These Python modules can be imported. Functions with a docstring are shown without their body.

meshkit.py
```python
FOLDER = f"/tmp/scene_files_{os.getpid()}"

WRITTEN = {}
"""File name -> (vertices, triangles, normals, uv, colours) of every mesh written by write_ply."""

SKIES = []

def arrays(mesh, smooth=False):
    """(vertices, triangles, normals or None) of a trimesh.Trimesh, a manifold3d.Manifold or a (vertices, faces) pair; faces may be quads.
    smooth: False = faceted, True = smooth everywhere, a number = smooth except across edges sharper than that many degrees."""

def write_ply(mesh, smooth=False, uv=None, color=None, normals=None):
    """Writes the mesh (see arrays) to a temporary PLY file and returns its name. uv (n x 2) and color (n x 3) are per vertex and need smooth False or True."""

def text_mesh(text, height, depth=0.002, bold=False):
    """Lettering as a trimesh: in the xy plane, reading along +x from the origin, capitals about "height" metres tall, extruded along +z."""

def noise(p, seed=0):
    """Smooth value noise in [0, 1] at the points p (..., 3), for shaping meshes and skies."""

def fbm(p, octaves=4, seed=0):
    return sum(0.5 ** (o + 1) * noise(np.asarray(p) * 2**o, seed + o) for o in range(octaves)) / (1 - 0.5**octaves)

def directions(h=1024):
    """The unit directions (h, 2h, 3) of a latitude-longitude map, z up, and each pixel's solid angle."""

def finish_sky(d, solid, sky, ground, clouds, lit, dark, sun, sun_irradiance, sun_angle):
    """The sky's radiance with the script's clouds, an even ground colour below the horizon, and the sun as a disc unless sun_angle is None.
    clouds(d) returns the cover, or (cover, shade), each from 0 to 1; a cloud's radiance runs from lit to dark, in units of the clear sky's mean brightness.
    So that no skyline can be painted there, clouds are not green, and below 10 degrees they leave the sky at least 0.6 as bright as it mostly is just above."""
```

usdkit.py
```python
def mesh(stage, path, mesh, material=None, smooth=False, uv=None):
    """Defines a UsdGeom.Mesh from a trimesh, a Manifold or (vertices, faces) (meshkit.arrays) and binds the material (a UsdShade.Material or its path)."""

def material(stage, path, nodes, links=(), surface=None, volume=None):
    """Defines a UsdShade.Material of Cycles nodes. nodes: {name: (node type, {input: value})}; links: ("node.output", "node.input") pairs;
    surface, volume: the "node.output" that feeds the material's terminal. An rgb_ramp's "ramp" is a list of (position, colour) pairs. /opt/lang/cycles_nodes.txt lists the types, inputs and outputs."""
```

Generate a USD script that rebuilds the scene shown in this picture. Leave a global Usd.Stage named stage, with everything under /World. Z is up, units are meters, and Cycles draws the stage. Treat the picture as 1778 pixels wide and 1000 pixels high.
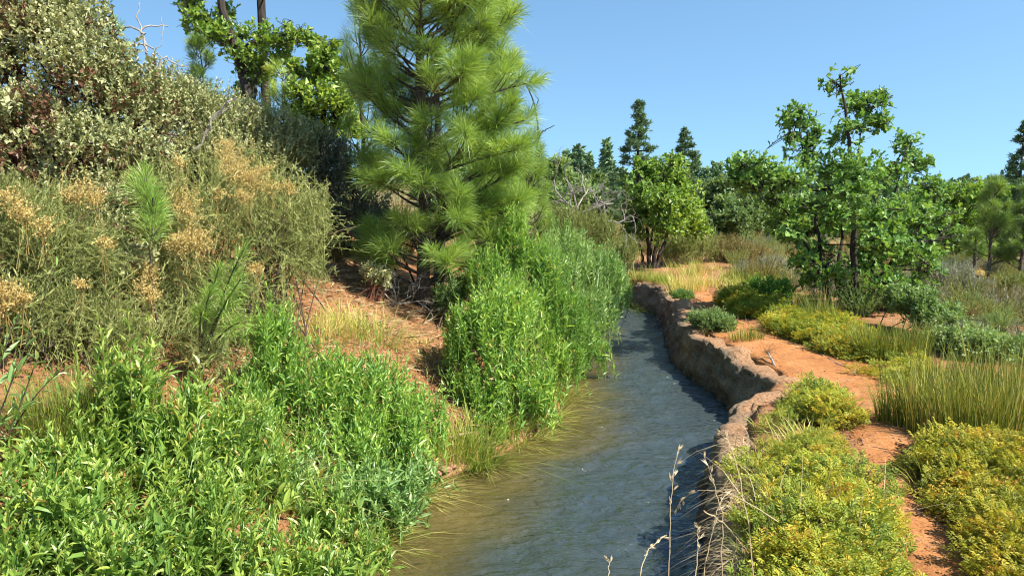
import math
import numpy as np
import shapely
import trimesh
import meshkit, usdkit
from pxr import Gf, Sdf, Usd, UsdGeom, UsdLux, UsdShade, Vt

stage = Usd.Stage.CreateInMemory()
UsdGeom.SetStageUpAxis(stage, UsdGeom.Tokens.z)
UsdGeom.SetStageMetersPerUnit(stage, 1.0)
UsdGeom.Xform.Define(stage, "/World")
UsdGeom.Scope.Define(stage, "/World/Looks")

# ---------------------------------------------------------------- camera
FPX, CX, CY, YH = 1318.0, 889.0, 500.0, 335.0
EYE = np.array([0.0, 0.0, 2.3])
PITCH = math.atan((CY - YH) / FPX)
cam = UsdGeom.Camera.Define(stage, "/World/camera")
cam.CreateHorizontalApertureAttr(36.0)
cam.CreateVerticalApertureAttr(36.0 * 575 / 1024)
cam.CreateFocalLengthAttr(36.0 * FPX / 1778.0)
cam.CreateClippingRangeAttr(Gf.Vec2f(0.05, 5000))
cam.AddTranslateOp().Set(Gf.Vec3d(*EYE.tolist()))
cam.AddRotateXOp().Set(90.0 - math.degrees(PITCH))
cam.CreateExposureAttr(1.55)

# ---------------------------------------------------------------- sky and sun
SUN = np.array([0.86, -0.42, 0.0]); SUN /= np.linalg.norm(SUN)
ELEV = math.radians(50)
SUN = np.array([SUN[0] * math.cos(ELEV), SUN[1] * math.cos(ELEV), math.sin(ELEV)])
usdkit.material(stage, "/World/Looks/sky_look", {
    "s": ("sky_texture", {"sky_type": "single_scattering", "sun_disc": False, "sun_elevation": ELEV,
                          "sun_rotation": math.atan2(SUN[0], SUN[1]), "altitude": 0.0,
                          "air_density": 1.0, "aerosol_density": 0.4, "ozone_density": 5.0}),
    "c": ("texture_coordinate", {}), "v": ("vector_math", {"math_type": "add", "vector2": (0, 0, 0.18)}), "n": ("vector_math", {"math_type": "normalize"}),
    "tn": ("mix", {"mix_type": "multiply", "fac": 1.0, "color2": (0.97, 1.07, 0.96)}),
    "b": ("background_shader", {"strength": 0.083})}, [("c.generated", "v.vector1"), ("v.vector", "n.vector1"), ("n.vector", "s.vector"), ("s.color", "tn.color1"), ("tn.color", "b.color")], surface="b.background")
dome = UsdLux.DomeLight.Define(stage, "/World/sky")
UsdShade.MaterialBindingAPI.Apply(dome.GetPrim()).Bind(UsdShade.Material.Get(stage, "/World/Looks/sky_look"))
dome.GetPrim().SetCustomDataByKey("kind", "structure")
sun = UsdLux.DistantLight.Define(stage, "/World/sun")
sun.CreateIntensityAttr(1.05)
sun.CreateAngleAttr(0.5)
sun.CreateColorAttr(Gf.Vec3f(1.0, 0.93, 0.82))
sun.GetPrim().CreateAttribute("inputs:normalize", Sdf.ValueTypeNames.Bool).Set(True)
rot = Gf.Rotation(Gf.Vec3d(0, 0, 1), Gf.Vec3d(*SUN.tolist()))
sun.AddTransformOp().Set(Gf.Matrix4d().SetRotate(rot))

# ---------------------------------------------------------------- little maths
def rg(seed): return np.random.default_rng(seed)
def nrm(v): return v / (np.linalg.norm(v, axis=-1, keepdims=True) + 1e-9)
def perp(d):
    a = np.where(np.abs(d[..., 2:]) < 0.9, np.array([0, 0, 1.0]), np.array([1.0, 0, 0]))
    return nrm(np.cross(d, a))
def smooth(a, b, x):
    t = np.clip((x - a) / (b - a), 0, 1)
    return t * t * (3 - 2 * t)
def lerp(a, b, t): return a + (b - a) * t
FW, UPV = np.array([0, math.cos(PITCH), -math.sin(PITCH)]), np.array([0, math.sin(PITCH), math.cos(PITCH)])
def ray(px, py): return FPX * FW + (px - CX) * np.array([1.0, 0, 0]) + (CY - py) * UPV
def at(px, py, Y):
    d = ray(px, py)
    return EYE + d * (Y / d[1])
def on_plane(px, py, z):
    d = ray(px, py)
    return EYE + d * ((z - EYE[2]) / d[2])

# ---------------------------------------------------------------- terrain shape
LEFT = np.array([(-8, -9), (-5.0, -5), (-2.9, -1), (-2.2, 1.2), (-1.25, 3.6), (-0.95, 4.6), (-0.78, 5.4), (-0.68, 5.85), (-0.5, 6.0), (-0.15, 6.4), (0.18, 7.0),
                 (0.48, 7.9), (0.8, 9.6), (1.1, 11.4), (1.42, 13.4), (1.32, 14.3), (0.5, 15.1), (-2, 16.2), (-8, 18.2)], float)
RIGHT = np.array([(-4.5, -9), (-2.4, -5), (-0.75, -1), (-0.05, 1.2), (0.72, 3.0), (1.24, 4.55), (1.42, 5.3), (1.62, 5.9), (1.98, 6.7), (2.38, 7.42), (2.34, 7.9),
                  (2.28, 8.9), (2.2, 9.9), (2.3, 10.9), (2.5, 12.2), (2.66, 13.5), (2.72, 14.5), (2.4, 15.5), (1.2, 16.6), (-2, 17.8), (-8, 19.8)], float)
CANAL = shapely.Polygon(np.vstack([LEFT, RIGHT[::-1]]))
LL, RL = shapely.LineString(LEFT), shapely.LineString(RIGHT)

def H(x, y):
    """The height of the ground."""
    x, y = np.asarray(x, float), np.asarray(y, float)
    p = shapely.points(x, y)
    dl, dr, inside = shapely.distance(p, LL), shapely.distance(p, RL), shapely.contains(CANAL, p)
    q = np.stack([x, y, np.zeros_like(x)], -1)
    n1, n2 = meshkit.fbm(q * 0.9, 3, 3) - 0.5, meshkit.fbm(q * 5.0, 3, 9) - 0.5
    far = meshkit.fbm(q * 0.02, 3, 5)
    d = np.minimum(dl, dr)
    bed = -0.45 * smooth(0, 0.6, d) - 0.05 + 0.04 * n2
    dd = np.minimum(dl, 40)
    left = 0.04 + 0.30 * smooth(0, 0.35, dl) + 0.40 * np.minimum(dd, 7) * smooth(0.1, 1.2, dl) + 0.16 * np.clip(dd - 7, 0, 40) + 0.14 * n1 * smooth(0.2, 1.5, dl) + 0.05 * n2
    left = left - np.clip(x + 4.5, 0, 3) * 0.22 * smooth(12, 19, y)
    ter = smooth(0.12, 0.27, dr)
    right = -0.5 * (1 - ter) + ter * (0.50 + 0.03 * np.minimum(dr, 2.0) - 0.12 * np.clip(x - (4.6 + 0.10 * np.clip(y, 0, 60)), 0, 35) + 0.07 * n1 * smooth(0.3, 1.5, dr) + 0.02 * n2)
    z = np.where(inside, bed, np.where(dl < dr, left, right))
    r = np.hypot(x, y)
    hill = smooth(60, 420, r) * (2.0 + 9.0 * far) + smooth(14, 45, r) * (meshkit.fbm(q * 0.09, 3, 6) - 0.5) * 1.6
    return z + hill

def ground(px, py, y0=1.5, y1=200):
    """Where the ray through a pixel meets the ground."""
    d = ray(px, py)
    ys = np.geomspace(y0, y1, 900)
    P = EYE + d * (ys / d[1])[:, None]
    hit = np.nonzero(P[:, 2] < H(P[:, 0], P[:, 1]))[0]
    i = hit[0] if len(hit) else len(ys) - 1
    p = P[i].copy(); p[2] = float(H(p[0], p[1]))
    return p
def drop(x, y): return np.array([x, y, float(H(x, y))])

# ---------------------------------------------------------------- mesh builder
class M:
    def __init__(self): self.v, self.f, self.t, self.n = [], [], [], 0
    def add(self, v, f, t):
        v = np.asarray(v, float).reshape(-1, 3)
        self.v.append(v); self.f.append(np.asarray(f, int) + self.n)
        self.t.append(np.broadcast_to(np.asarray(t, float), (len(v),))); self.n += len(v)
        return self
    def arrays(self):
        return np.vstack(self.v), np.vstack(self.f), np.concatenate(self.t)

used = {}
def free(name):
    k = used.get(name, 0); used[name] = k + 1
    return name if k == 0 else f"{name}_{k:03d}"

TRIS = [0]
def put(path, m, look, base=None, smooth_=False):
    if isinstance(m, M): v, f, t = m.arrays()
    else: (v, f), t = m[:2], (m[2] if len(m) > 2 else None)
    v = np.asarray(v, float)
    if base is not None: v = v - base
    TRIS[0] += len(f)
    g = usdkit.mesh(stage, path, (v, f), f"/World/Looks/{look}", smooth=smooth_)
    if t is not None:
        UsdGeom.PrimvarsAPI(g).CreatePrimvar("tint", Sdf.ValueTypeNames.FloatArray, "vertex").Set(Vt.FloatArray.FromNumpy(np.asarray(t, np.float32)))
    return g.GetPrim()

def tag(p, label=None, cat=None, group=None, kind=None):
    for k, v in (("label", label), ("category", cat), ("group", group), ("kind", kind)):
        if v: p.SetCustomDataByKey(k, v)
    return p

class Thing:
    """An Xform at the thing's base, its parts below it."""
    def __init__(self, name, label, cat, base, group=None, kind=None):
        self.path = "/World/" + free(name); self.base = np.asarray(base, float)
        x = UsdGeom.Xform.Define(stage, self.path)
        x.AddTranslateOp().Set(Gf.Vec3d(*self.base.tolist()))
        self.prim = tag(x.GetPrim(), label, cat, group, kind); self.seen = {}
    def name(self, n, where=""):
        k = self.seen.get(where + n, 0); self.seen[where + n] = k + 1
        return n if k == 0 else f"{n}_{k:03d}"
    def part(self, n, m, look, label=None, kind=None, under=None, smooth_=False):
        n = self.name(n, (under or "") + "/")
        p = put(f"{self.path}/{under + '/' if under else ''}{n}", m, look, self.base, smooth_)
        tag(p, label, kind=kind)
        return n

def copy(src, loc, rz=0.0, sc=1.0, label=None, cat=None, group=None):
    name = src.path.split("/")[-1].rsplit("_0", 1)[0]
    x = UsdGeom.Xform.Define(stage, "/World/" + free(name))
    x.GetPrim().GetReferences().AddInternalReference(src.path)
    x.ClearXformOpOrder()
    x.AddTranslateOp().Set(Gf.Vec3d(*[float(a) for a in loc]))
    x.AddRotateZOp().Set(float(rz))
    s = np.broadcast_to(np.asarray(sc, float), (3,))
    x.AddScaleOp().Set(Gf.Vec3f(*[float(a) for a in s]))
    tag(x.GetPrim(), label, cat or src.prim.GetCustomDataByKey("category"), group)
    x.GetPrim().SetInstanceable(True)
    return x

# ---------------------------------------------------------------- looks
def leaf_look(name, ramp, trans=0.35, rough=0.45, spec=0.4, warm=(1.25, 1.15, 0.5), vary=0.3, gain=1.6):
    ramp = [(p, tuple(min(0.75, gain * x) for x in c)) for p, c in ramp]
    usdkit.material(stage, f"/World/Looks/{name}", {
        "a": ("attribute", {"attribute": "tint"}), "o": ("object_info", {}),
        "sub": ("math", {"math_type": "multiply_add", "value2": vary, "value3": -vary / 2}),
        "add": ("math", {"math_type": "add"}),
        "r": ("rgb_ramp", {"ramp": ramp}),
        "w": ("mix", {"mix_type": "multiply", "fac": 1.0, "color2": warm}),
        "p": ("principled_bsdf", {"roughness": rough, "specular_ior_level": spec}),
        "t": ("translucent_bsdf", {}), "m": ("mix_closure", {"fac": trans})},
        [("o.random", "sub.value1"), ("a.fac", "add.value1"), ("sub.value", "add.value2"), ("add.value", "r.fac"),
         ("r.color", "p.base_color"), ("r.color", "w.color1"), ("w.color", "t.color"), ("p.BSDF", "m.closure1"), ("t.BSDF", "m.closure2")], surface="m.closure")

def bark_look(name, c0, c1, scale=18.0, stretch=0.25, rough=0.9):
    usdkit.material(stage, f"/World/Looks/{name}", {
        "c": ("texture_coordinate", {}), "mp": ("mapping", {"scale": (1, 1, stretch)}),
        "n": ("noise_texture", {"scale": scale, "detail": 6.0, "roughness": 0.65}),
        "r": ("rgb_ramp", {"ramp": [(0.3, c0), (0.7, c1)]}),
        "b": ("bump", {"strength": 0.6, "distance": 0.02}),
        "p": ("principled_bsdf", {"roughness": rough, "specular_ior_level": 0.2})},
        [("c.object", "mp.vector"), ("mp.vector", "n.vector"), ("n.fac", "r.fac"), ("n.fac", "b.height"), ("r.color", "p.base_color"), ("b.normal", "p.normal")], surface="p.BSDF")

leaf_look("willow_leaf", [(0, (0.050, 0.105, 0.022)), (0.35, (0.085, 0.165, 0.030)), (0.7, (0.130, 0.225, 0.040)), (0.94, (0.20, 0.28, 0.052)), (1, (0.28, 0.21, 0.06))], 0.42, 0.40, 0.5, (1.2, 1.1, 0.6), vary=0.0, gain=1.9)
leaf_look("broad_leaf", [(0, (0.055, 0.110, 0.022)), (0.35, (0.095, 0.175, 0.032)), (0.7, (0.150, 0.240, 0.046)), (0.94, (0.23, 0.30, 0.06)), (1, (0.32, 0.24, 0.07))], 0.45, 0.40, 0.5, (1.2, 1.1, 0.6), vary=0.0, gain=1.6)
leaf_look("grey_willow_leaf", [(0, (0.055, 0.105, 0.030)), (0.5, (0.100, 0.175, 0.048)), (0.85, (0.155, 0.225, 0.075)), (1, (0.25, 0.32, 0.16))], 0.38, 0.42, 0.5, vary=0.0, gain=2.0)
leaf_look("manzanita_leaf", [(0, (0.060, 0.030, 0.016)), (0.16, (0.13, 0.065, 0.035)), (0.24, (0.105, 0.125, 0.045)), (0.6, (0.185, 0.200, 0.090)), (1, (0.33, 0.33, 0.18))], 0.22, 0.5, 0.4, (1.1, 1.05, 0.6), gain=1.75)
leaf_look("brush_leaf", [(0, (0.072, 0.088, 0.026)), (0.5, (0.148, 0.172, 0.052)), (1, (0.29, 0.295, 0.12))], 0.3, 0.6, 0.25, (1.1, 1.05, 0.6), gain=1.65)
leaf_look("brown_brush_leaf", [(0, (0.070, 0.060, 0.022)), (0.5, (0.135, 0.115, 0.042)), (1, (0.24, 0.19, 0.075))], 0.25, 0.6, 0.25, (1.1, 1.05, 0.6), gain=1.8)
leaf_look("grey_brush_leaf", [(0, (0.075, 0.085, 0.055)), (0.5, (0.14, 0.15, 0.10)), (1, (0.25, 0.25, 0.18))], 0.2, 0.6, 0.25, (1.1, 1.05, 0.7))
leaf_look("seed_head_look", [(0, (0.34, 0.25, 0.085)), (0.5, (0.54, 0.43, 0.17)), (1, (0.64, 0.54, 0.27))], 0.3, 0.8, 0.1, (1.1, 1.0, 0.7), 0.1, 1.15)
leaf_look("pine_needle", [(0, (0.042, 0.075, 0.024)), (0.4, (0.088, 0.140, 0.032)), (0.75, (0.125, 0.190, 0.038)), (1, (0.22, 0.26, 0.055))], 0.42, 0.4, 0.5, gain=2.35)
leaf_look("young_needle", [(0, (0.06, 0.13, 0.025)), (0.5, (0.11, 0.21, 0.035)), (1, (0.20, 0.28, 0.06))], 0.3, 0.4, 0.5)
leaf_look("far_needle", [(0, (0.024, 0.045, 0.022)), (0.5, (0.042, 0.072, 0.032)), (1, (0.075, 0.11, 0.045))], 0.15, 0.5, 0.35, gain=2.8)
leaf_look("oak_leaf", [(0, (0.030, 0.070, 0.018)), (0.5, (0.060, 0.120, 0.028)), (1, (0.115, 0.185, 0.050))], 0.38, 0.48, 0.3, gain=2.3)
leaf_look("light_oak_leaf", [(0, (0.055, 0.105, 0.020)), (0.5, (0.100, 0.170, 0.028)), (1, (0.180, 0.240, 0.045))], 0.40, 0.42, 0.4, gain=1.85)
leaf_look("far_oak_leaf", [(0, (0.045, 0.080, 0.030)), (0.5, (0.080, 0.125, 0.045)), (1, (0.135, 0.180, 0.070))], 0.35, 0.55, 0.25, gain=1.75)
leaf_look("clover_leaf", [(0, (0.10, 0.15, 0.026)), (0.30, (0.20, 0.25, 0.036)), (0.55, (0.32, 0.335, 0.046)), (0.85, (0.42, 0.32, 0.035)), (1, (0.42, 0.19, 0.04))], 0.36, 0.55, 0.3, (1.1, 1.1, 0.65), 0.5, 1.3)
leaf_look("gold_clover_leaf", [(0, (0.12, 0.14, 0.022)), (0.3, (0.24, 0.26, 0.034)), (0.6, (0.38, 0.33, 0.042)), (0.85, (0.44, 0.29, 0.035)), (1, (0.40, 0.17, 0.04))], 0.36, 0.55, 0.3, (1.1, 1.1, 0.65), 0.5, 1.25)
leaf_look("snowberry_leaf", [(0, (0.07, 0.12, 0.04)), (0.5, (0.13, 0.20, 0.07)), (1, (0.24, 0.31, 0.15))], 0.35, 0.5, 0.3)
leaf_look("grass_blade", [(0, (0.06, 0.10, 0.018)), (0.4, (0.12, 0.17, 0.025)), (0.7, (0.23, 0.24, 0.05)), (1, (0.42, 0.34, 0.14))], 0.35, 0.55, 0.3, (1.15, 1.1, 0.6), gain=1.85)
leaf_look("rush_blade", [(0, (0.045, 0.065, 0.012)), (0.5, (0.100, 0.125, 0.018)), (0.85, (0.185, 0.175, 0.035)), (1, (0.26, 0.19, 0.07))], 0.2, 0.5, 0.35, (1.15, 1.1, 0.6), gain=1.9)
leaf_look("dry_straw", [(0, (0.28, 0.20, 0.10)), (0.5, (0.46, 0.36, 0.21)), (1, (0.64, 0.54, 0.37))], 0.25, 0.6, 0.3, (1.05, 1.0, 0.8), gain=1.1)
leaf_look("litter_look", [(0, (0.10, 0.045, 0.022)), (0.4, (0.22, 0.10, 0.045)), (0.75, (0.36, 0.20, 0.10)), (1, (0.46, 0.36, 0.25))], 0.1, 0.8, 0.2, (1, 1, 1), gain=1.0)
bark_look("dark_bark", (0.018, 0.015, 0.012), (0.060, 0.050, 0.042))
bark_look("pine_bark", (0.035, 0.027, 0.022), (0.12, 0.095, 0.078), 26)
bark_look("twig_bark", (0.045, 0.030, 0.020), (0.13, 0.090, 0.060), 30)
bark_look("green_stem", (0.10, 0.11, 0.03), (0.20, 0.18, 0.06), 30)
bark_look("red_bark", (0.06, 0.022, 0.014), (0.14, 0.055, 0.035), 30)
bark_look("dead_wood", (0.17, 0.15, 0.13), (0.36, 0.33, 0.29), 24)

usdkit.material(stage, "/World/Looks/soil", {
    "g": ("geometry", {}),
    "n1": ("noise_texture", {"scale": 1.1, "detail": 6.0, "roughness": 0.6}), "n2": ("noise_texture", {"scale": 26.0, "detail": 8.0, "roughness": 0.72}),
    "a": ("attribute", {"attribute": "tint"}),
    "r1": ("rgb_ramp", {"ramp": [(0.30, (0.20, 0.095, 0.044)), (0.5, (0.28, 0.14, 0.066)), (0.7, (0.32, 0.19, 0.105))]}),
    "r2": ("rgb_ramp", {"ramp": [(0.35, (0.55, 0.5, 0.45)), (0.62, (1.15, 1.15, 1.15))]}),
    "mx": ("mix", {"mix_type": "multiply", "fac": 1.0}),
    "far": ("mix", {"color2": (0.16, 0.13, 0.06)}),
    "b": ("bump", {"strength": 0.8, "distance": 0.03}),
    "p": ("principled_bsdf", {"roughness": 0.95, "specular_ior_level": 0.1})},
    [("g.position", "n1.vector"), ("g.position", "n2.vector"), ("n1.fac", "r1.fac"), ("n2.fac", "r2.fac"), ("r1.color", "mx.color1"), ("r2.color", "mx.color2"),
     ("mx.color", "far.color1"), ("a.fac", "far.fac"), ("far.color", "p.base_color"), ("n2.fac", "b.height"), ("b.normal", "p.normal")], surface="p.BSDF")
usdkit.material(stage, "/World/Looks/path_soil", {
    "g": ("geometry", {}),
    "n1": ("noise_texture", {"scale": 2.2, "detail": 5.0, "roughness": 0.6}), "n2": ("noise_texture", {"scale": 60.0, "detail": 6.0, "roughness": 0.7}), "n3": ("noise_texture", {"scale": 6.0, "detail": 4.0}),
    "r1": ("rgb_ramp", {"ramp": [(0.30, (0.28, 0.118, 0.044)), (0.52, (0.36, 0.160, 0.060)), (0.72, (0.40, 0.225, 0.11))]}),
    "r2": ("rgb_ramp", {"ramp": [(0.36, (0.55, 0.52, 0.5)), (0.52, (1.05, 1.05, 1.05))]}),
    "mx": ("mix", {"mix_type": "multiply", "fac": 1.0}),
    "ad": ("math", {"math_type": "multiply_add", "value2": 5.0}),
    "b": ("bump", {"strength": 0.7, "distance": 0.015}),
    "p": ("principled_bsdf", {"roughness": 0.95, "specular_ior_level": 0.1})},
    [("g.position", "n1.vector"), ("g.position", "n2.vector"), ("g.position", "n3.vector"), ("n1.fac", "r1.fac"), ("n2.fac", "r2.fac"), ("r1.color", "mx.color1"), ("r2.color", "mx.color2"),
     ("mx.color", "p.base_color"), ("n3.fac", "ad.value1"), ("n2.fac", "ad.value3"), ("ad.value", "b.height"), ("b.normal", "p.normal")], surface="p.BSDF")
usdkit.material(stage, "/World/Looks/bank_wall", {
    "g": ("geometry", {}), "a": ("attribute", {"attribute": "tint"}),
    "n1": ("noise_texture", {"scale": 3.2, "detail": 7.0, "roughness": 0.65}), "n2": ("noise_texture", {"scale": 38.0, "detail": 8.0, "roughness": 0.75}),
    "v": ("voronoi_texture", {"scale": 30.0}),
    "r1": ("rgb_ramp", {"ramp": [(0.30, (0.12, 0.095, 0.065)), (0.5, (0.195, 0.155, 0.108)), (0.7, (0.28, 0.22, 0.15))]}),
    "top": ("mix", {"color2": (0.38, 0.215, 0.115)}), "sx": ("separate_xyz", {}), "mr": ("math", {"math_type": "multiply_add", "value2": 0.16}),
    "wr": ("rgb_ramp", {"ramp": [(0.06, (0.30, 0.30, 0.27)), (0.15, (0.62, 0.60, 0.55)), (0.30, (1, 1, 1))]}), "wet": ("mix", {"mix_type": "multiply", "fac": 1.0}),
    "r2": ("rgb_ramp", {"ramp": [(0.34, (0.45, 0.42, 0.4)), (0.58, (1.15, 1.15, 1.15))]}),
    "mx": ("mix", {"mix_type": "multiply", "fac": 1.0}),
    "ad": ("math", {"math_type": "multiply_add", "value2": 0.35}),
    "b": ("bump", {"strength": 0.9, "distance": 0.03}),
    "p": ("principled_bsdf", {"roughness": 0.92, "specular_ior_level": 0.15})},
    [("g.position", "n1.vector"), ("g.position", "n2.vector"), ("g.position", "v.vector"), ("n1.fac", "r1.fac"), ("n2.fac", "r2.fac"), ("r1.color", "top.color1"), ("a.fac", "top.fac"), ("top.color", "mx.color1"), ("r2.color", "mx.color2"),
     ("g.position", "sx.vector"), ("n1.fac", "mr.value1"), ("sx.z", "mr.value3"), ("mr.value", "wr.fac"), ("mx.color", "wet.color1"), ("wr.color", "wet.color2"), ("wet.color", "p.base_color"), ("v.distance", "ad.value1"), ("n2.fac", "ad.value3"), ("ad.value", "b.height"), ("b.normal", "p.normal")], surface="p.BSDF")
usdkit.material(stage, "/World/Looks/stone", {
    "g": ("geometry", {}), "n": ("noise_texture", {"scale": 22.0, "detail": 7.0, "roughness": 0.7}),
    "r": ("rgb_ramp", {"ramp": [(0.3, (0.16, 0.075, 0.045)), (0.55, (0.30, 0.17, 0.10)), (0.75, (0.38, 0.30, 0.22))]}),
    "b": ("bump", {"strength": 0.6, "distance": 0.02}), "p": ("principled_bsdf", {"roughness": 0.85, "specular_ior_level": 0.2})},
    [("g.position", "n.vector"), ("n.fac", "r.fac"), ("n.fac", "b.height"), ("r.color", "p.base_color"), ("b.normal", "p.normal")], surface="p.BSDF")
usdkit.material(stage, "/World/Looks/water_look", {
    "g": ("geometry", {}), "a": ("attribute", {"attribute": "tint"}),
    "mp": ("mapping", {"rotation": (0, 0, -0.25), "scale": (0.6, 1.45, 1.0)}),
    "n0": ("noise_texture", {"scale": 1.3, "detail": 4.0, "roughness": 0.55}),
    "n1": ("noise_texture", {"scale": 9.0, "detail": 4.0, "roughness": 0.55, "distortion": 0.3}),
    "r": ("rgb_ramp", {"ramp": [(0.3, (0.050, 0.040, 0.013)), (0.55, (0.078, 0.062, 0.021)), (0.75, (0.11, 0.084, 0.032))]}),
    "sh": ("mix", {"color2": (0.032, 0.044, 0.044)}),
    "b": ("bump", {"strength": 1.0, "distance": 0.065}),
    "p": ("principled_bsdf", {"roughness": 0.04, "ior": 1.33, "specular_ior_level": 1.0})},
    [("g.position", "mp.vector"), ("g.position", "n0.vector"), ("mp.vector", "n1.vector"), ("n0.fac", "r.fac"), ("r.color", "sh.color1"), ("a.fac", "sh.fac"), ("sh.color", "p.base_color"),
     ("n1.fac", "b.height"), ("b.normal", "p.normal")], surface="p.BSDF")

# ---------------------------------------------------------------- the ground, path, water and walls
def graded(fine0, fine1, step, lo, hi, grow=1.12):
    mid = np.arange(fine0, fine1 + 1e-9, step)
    up, s = [mid[-1]], step
    while up[-1] < hi: s *= grow; up.append(up[-1] + s)
    dn, s = [mid[0]], step
    while dn[-1] > lo: s *= grow; dn.append(dn[-1] - s)
    return np.concatenate([dn[:0:-1], mid, up[1:]])
def sheet(xs, ys, zf):
    X, Y = np.meshgrid(xs, ys)
    Z = zf(X.ravel(), Y.ravel())
    nx, ny = len(xs), len(ys)
    i, j = np.meshgrid(np.arange(nx - 1), np.arange(ny - 1))
    a = (j * nx + i).ravel()
    f = np.vstack([np.stack([a, a + 1, a + nx + 1], 1), np.stack([a, a + nx + 1, a + nx], 1)])
    return np.stack([X.ravel(), Y.ravel(), Z], 1), f
gv, gf = sheet(graded(-3.0, 4.6, 0.085, -900, 900), graded(2.5, 16.5, 0.085, -300, 1200), H)
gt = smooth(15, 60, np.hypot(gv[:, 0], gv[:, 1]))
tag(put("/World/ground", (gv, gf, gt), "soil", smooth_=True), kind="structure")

# footpath: a worn sheet of bare orange soil lying just above the ground
PATH = np.array([(1.35, 1.2, .16), (1.75, 2.4, .17), (2.02, 3.45, .17), (2.24, 4.2, .15), (2.50, 4.95, .17), (2.82, 5.7, .24), (3.02, 6.5, .42), (3.12, 7.3, .62), (3.0, 8.2, .62), (2.96, 9.05, .5), (2.98, 10.2, .26), (3.15, 11.6, .15), (3.3, 13.2, .2), (3.7, 14.8, .14), (4.3, 17, .12)])
s = np.linspace(0, len(PATH) - 1, 330)
pc = np.stack([np.interp(s, np.arange(len(PATH)), PATH[:, k]) for k in range(3)], 1)
for _ in range(12): pc[1:-1] = (pc[:-2] + 2 * pc[1:-1] + pc[2:]) / 4
tn = nrm(np.gradient(pc[:, :2], axis=0)); no = np.stack([tn[:, 1], -tn[:, 0]], 1)
ws = np.linspace(-1, 1, 19)
wob = [1 + 0.35 * (meshkit.fbm(np.stack([pc[:, 1] * 2.2, np.full(len(pc), k), np.zeros(len(pc))], 1), 3, 20) * 2 - 1) for k in (0.3, 7.7)]
P2 = np.stack([pc[:, :2] + no * (pc[:, 2] * (wob[0] if w < 0 else wob[1]) * w)[:, None] for w in ws], 1)
ht = H(P2[..., 0].ravel(), P2[..., 1].ravel()).reshape(P2.shape[:2])
ht = ht + 0.022 - 0.034 * np.abs(ws)[None] ** 3
n, k = P2.shape[:2]
i, j = np.meshgrid(np.arange(n - 1), np.arange(k - 1), indexing="ij"); a = (i * k + j).ravel()
pv = np.concatenate([P2, ht[..., None]], -1).reshape(-1, 3)
tag(put("/World/footpath", (pv, np.vstack([np.stack([a, a + 1, a + k + 1], 1), np.stack([a, a + k + 1, a + k], 1)])), "path_soil", smooth_=True), kind="structure")

# water surface with real wavelets
def canal_strip(n, k, over=0.25):
    s = np.linspace(0.02, 0.98, n)
    l = np.array([LL.interpolate(t, True).coords[0] for t in s]); r = np.array([RL.interpolate(t, True).coords[0] for t in s])
    d = nrm(r - l)
    l, r = l - d * over, r + d * over
    return l[:, None] + (r - l)[:, None] * np.linspace(0, 1, k)[None, :, None]
W2 = canal_strip(580, 66)
n, k = W2.shape[:2]
q = np.concatenate([W2, np.zeros((n, k, 1))], -1)
ql = q * np.array([3.0, 7.0, 1])
wz = 0.046 * (meshkit.fbm(ql, 2, 40) - 0.5) + 0.036 * (meshkit.fbm(q * np.array([6.0, 13.0, 1]) + 0.8 * (meshkit.fbm(q * 3, 2, 43)[..., None] - .5), 2, 41) - 0.5)
across = np.linspace(0, 1, k)[None] * np.ones((n, 1))
calm = 0.25 + 0.75 * smooth(0.12, 0.5, across)
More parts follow.
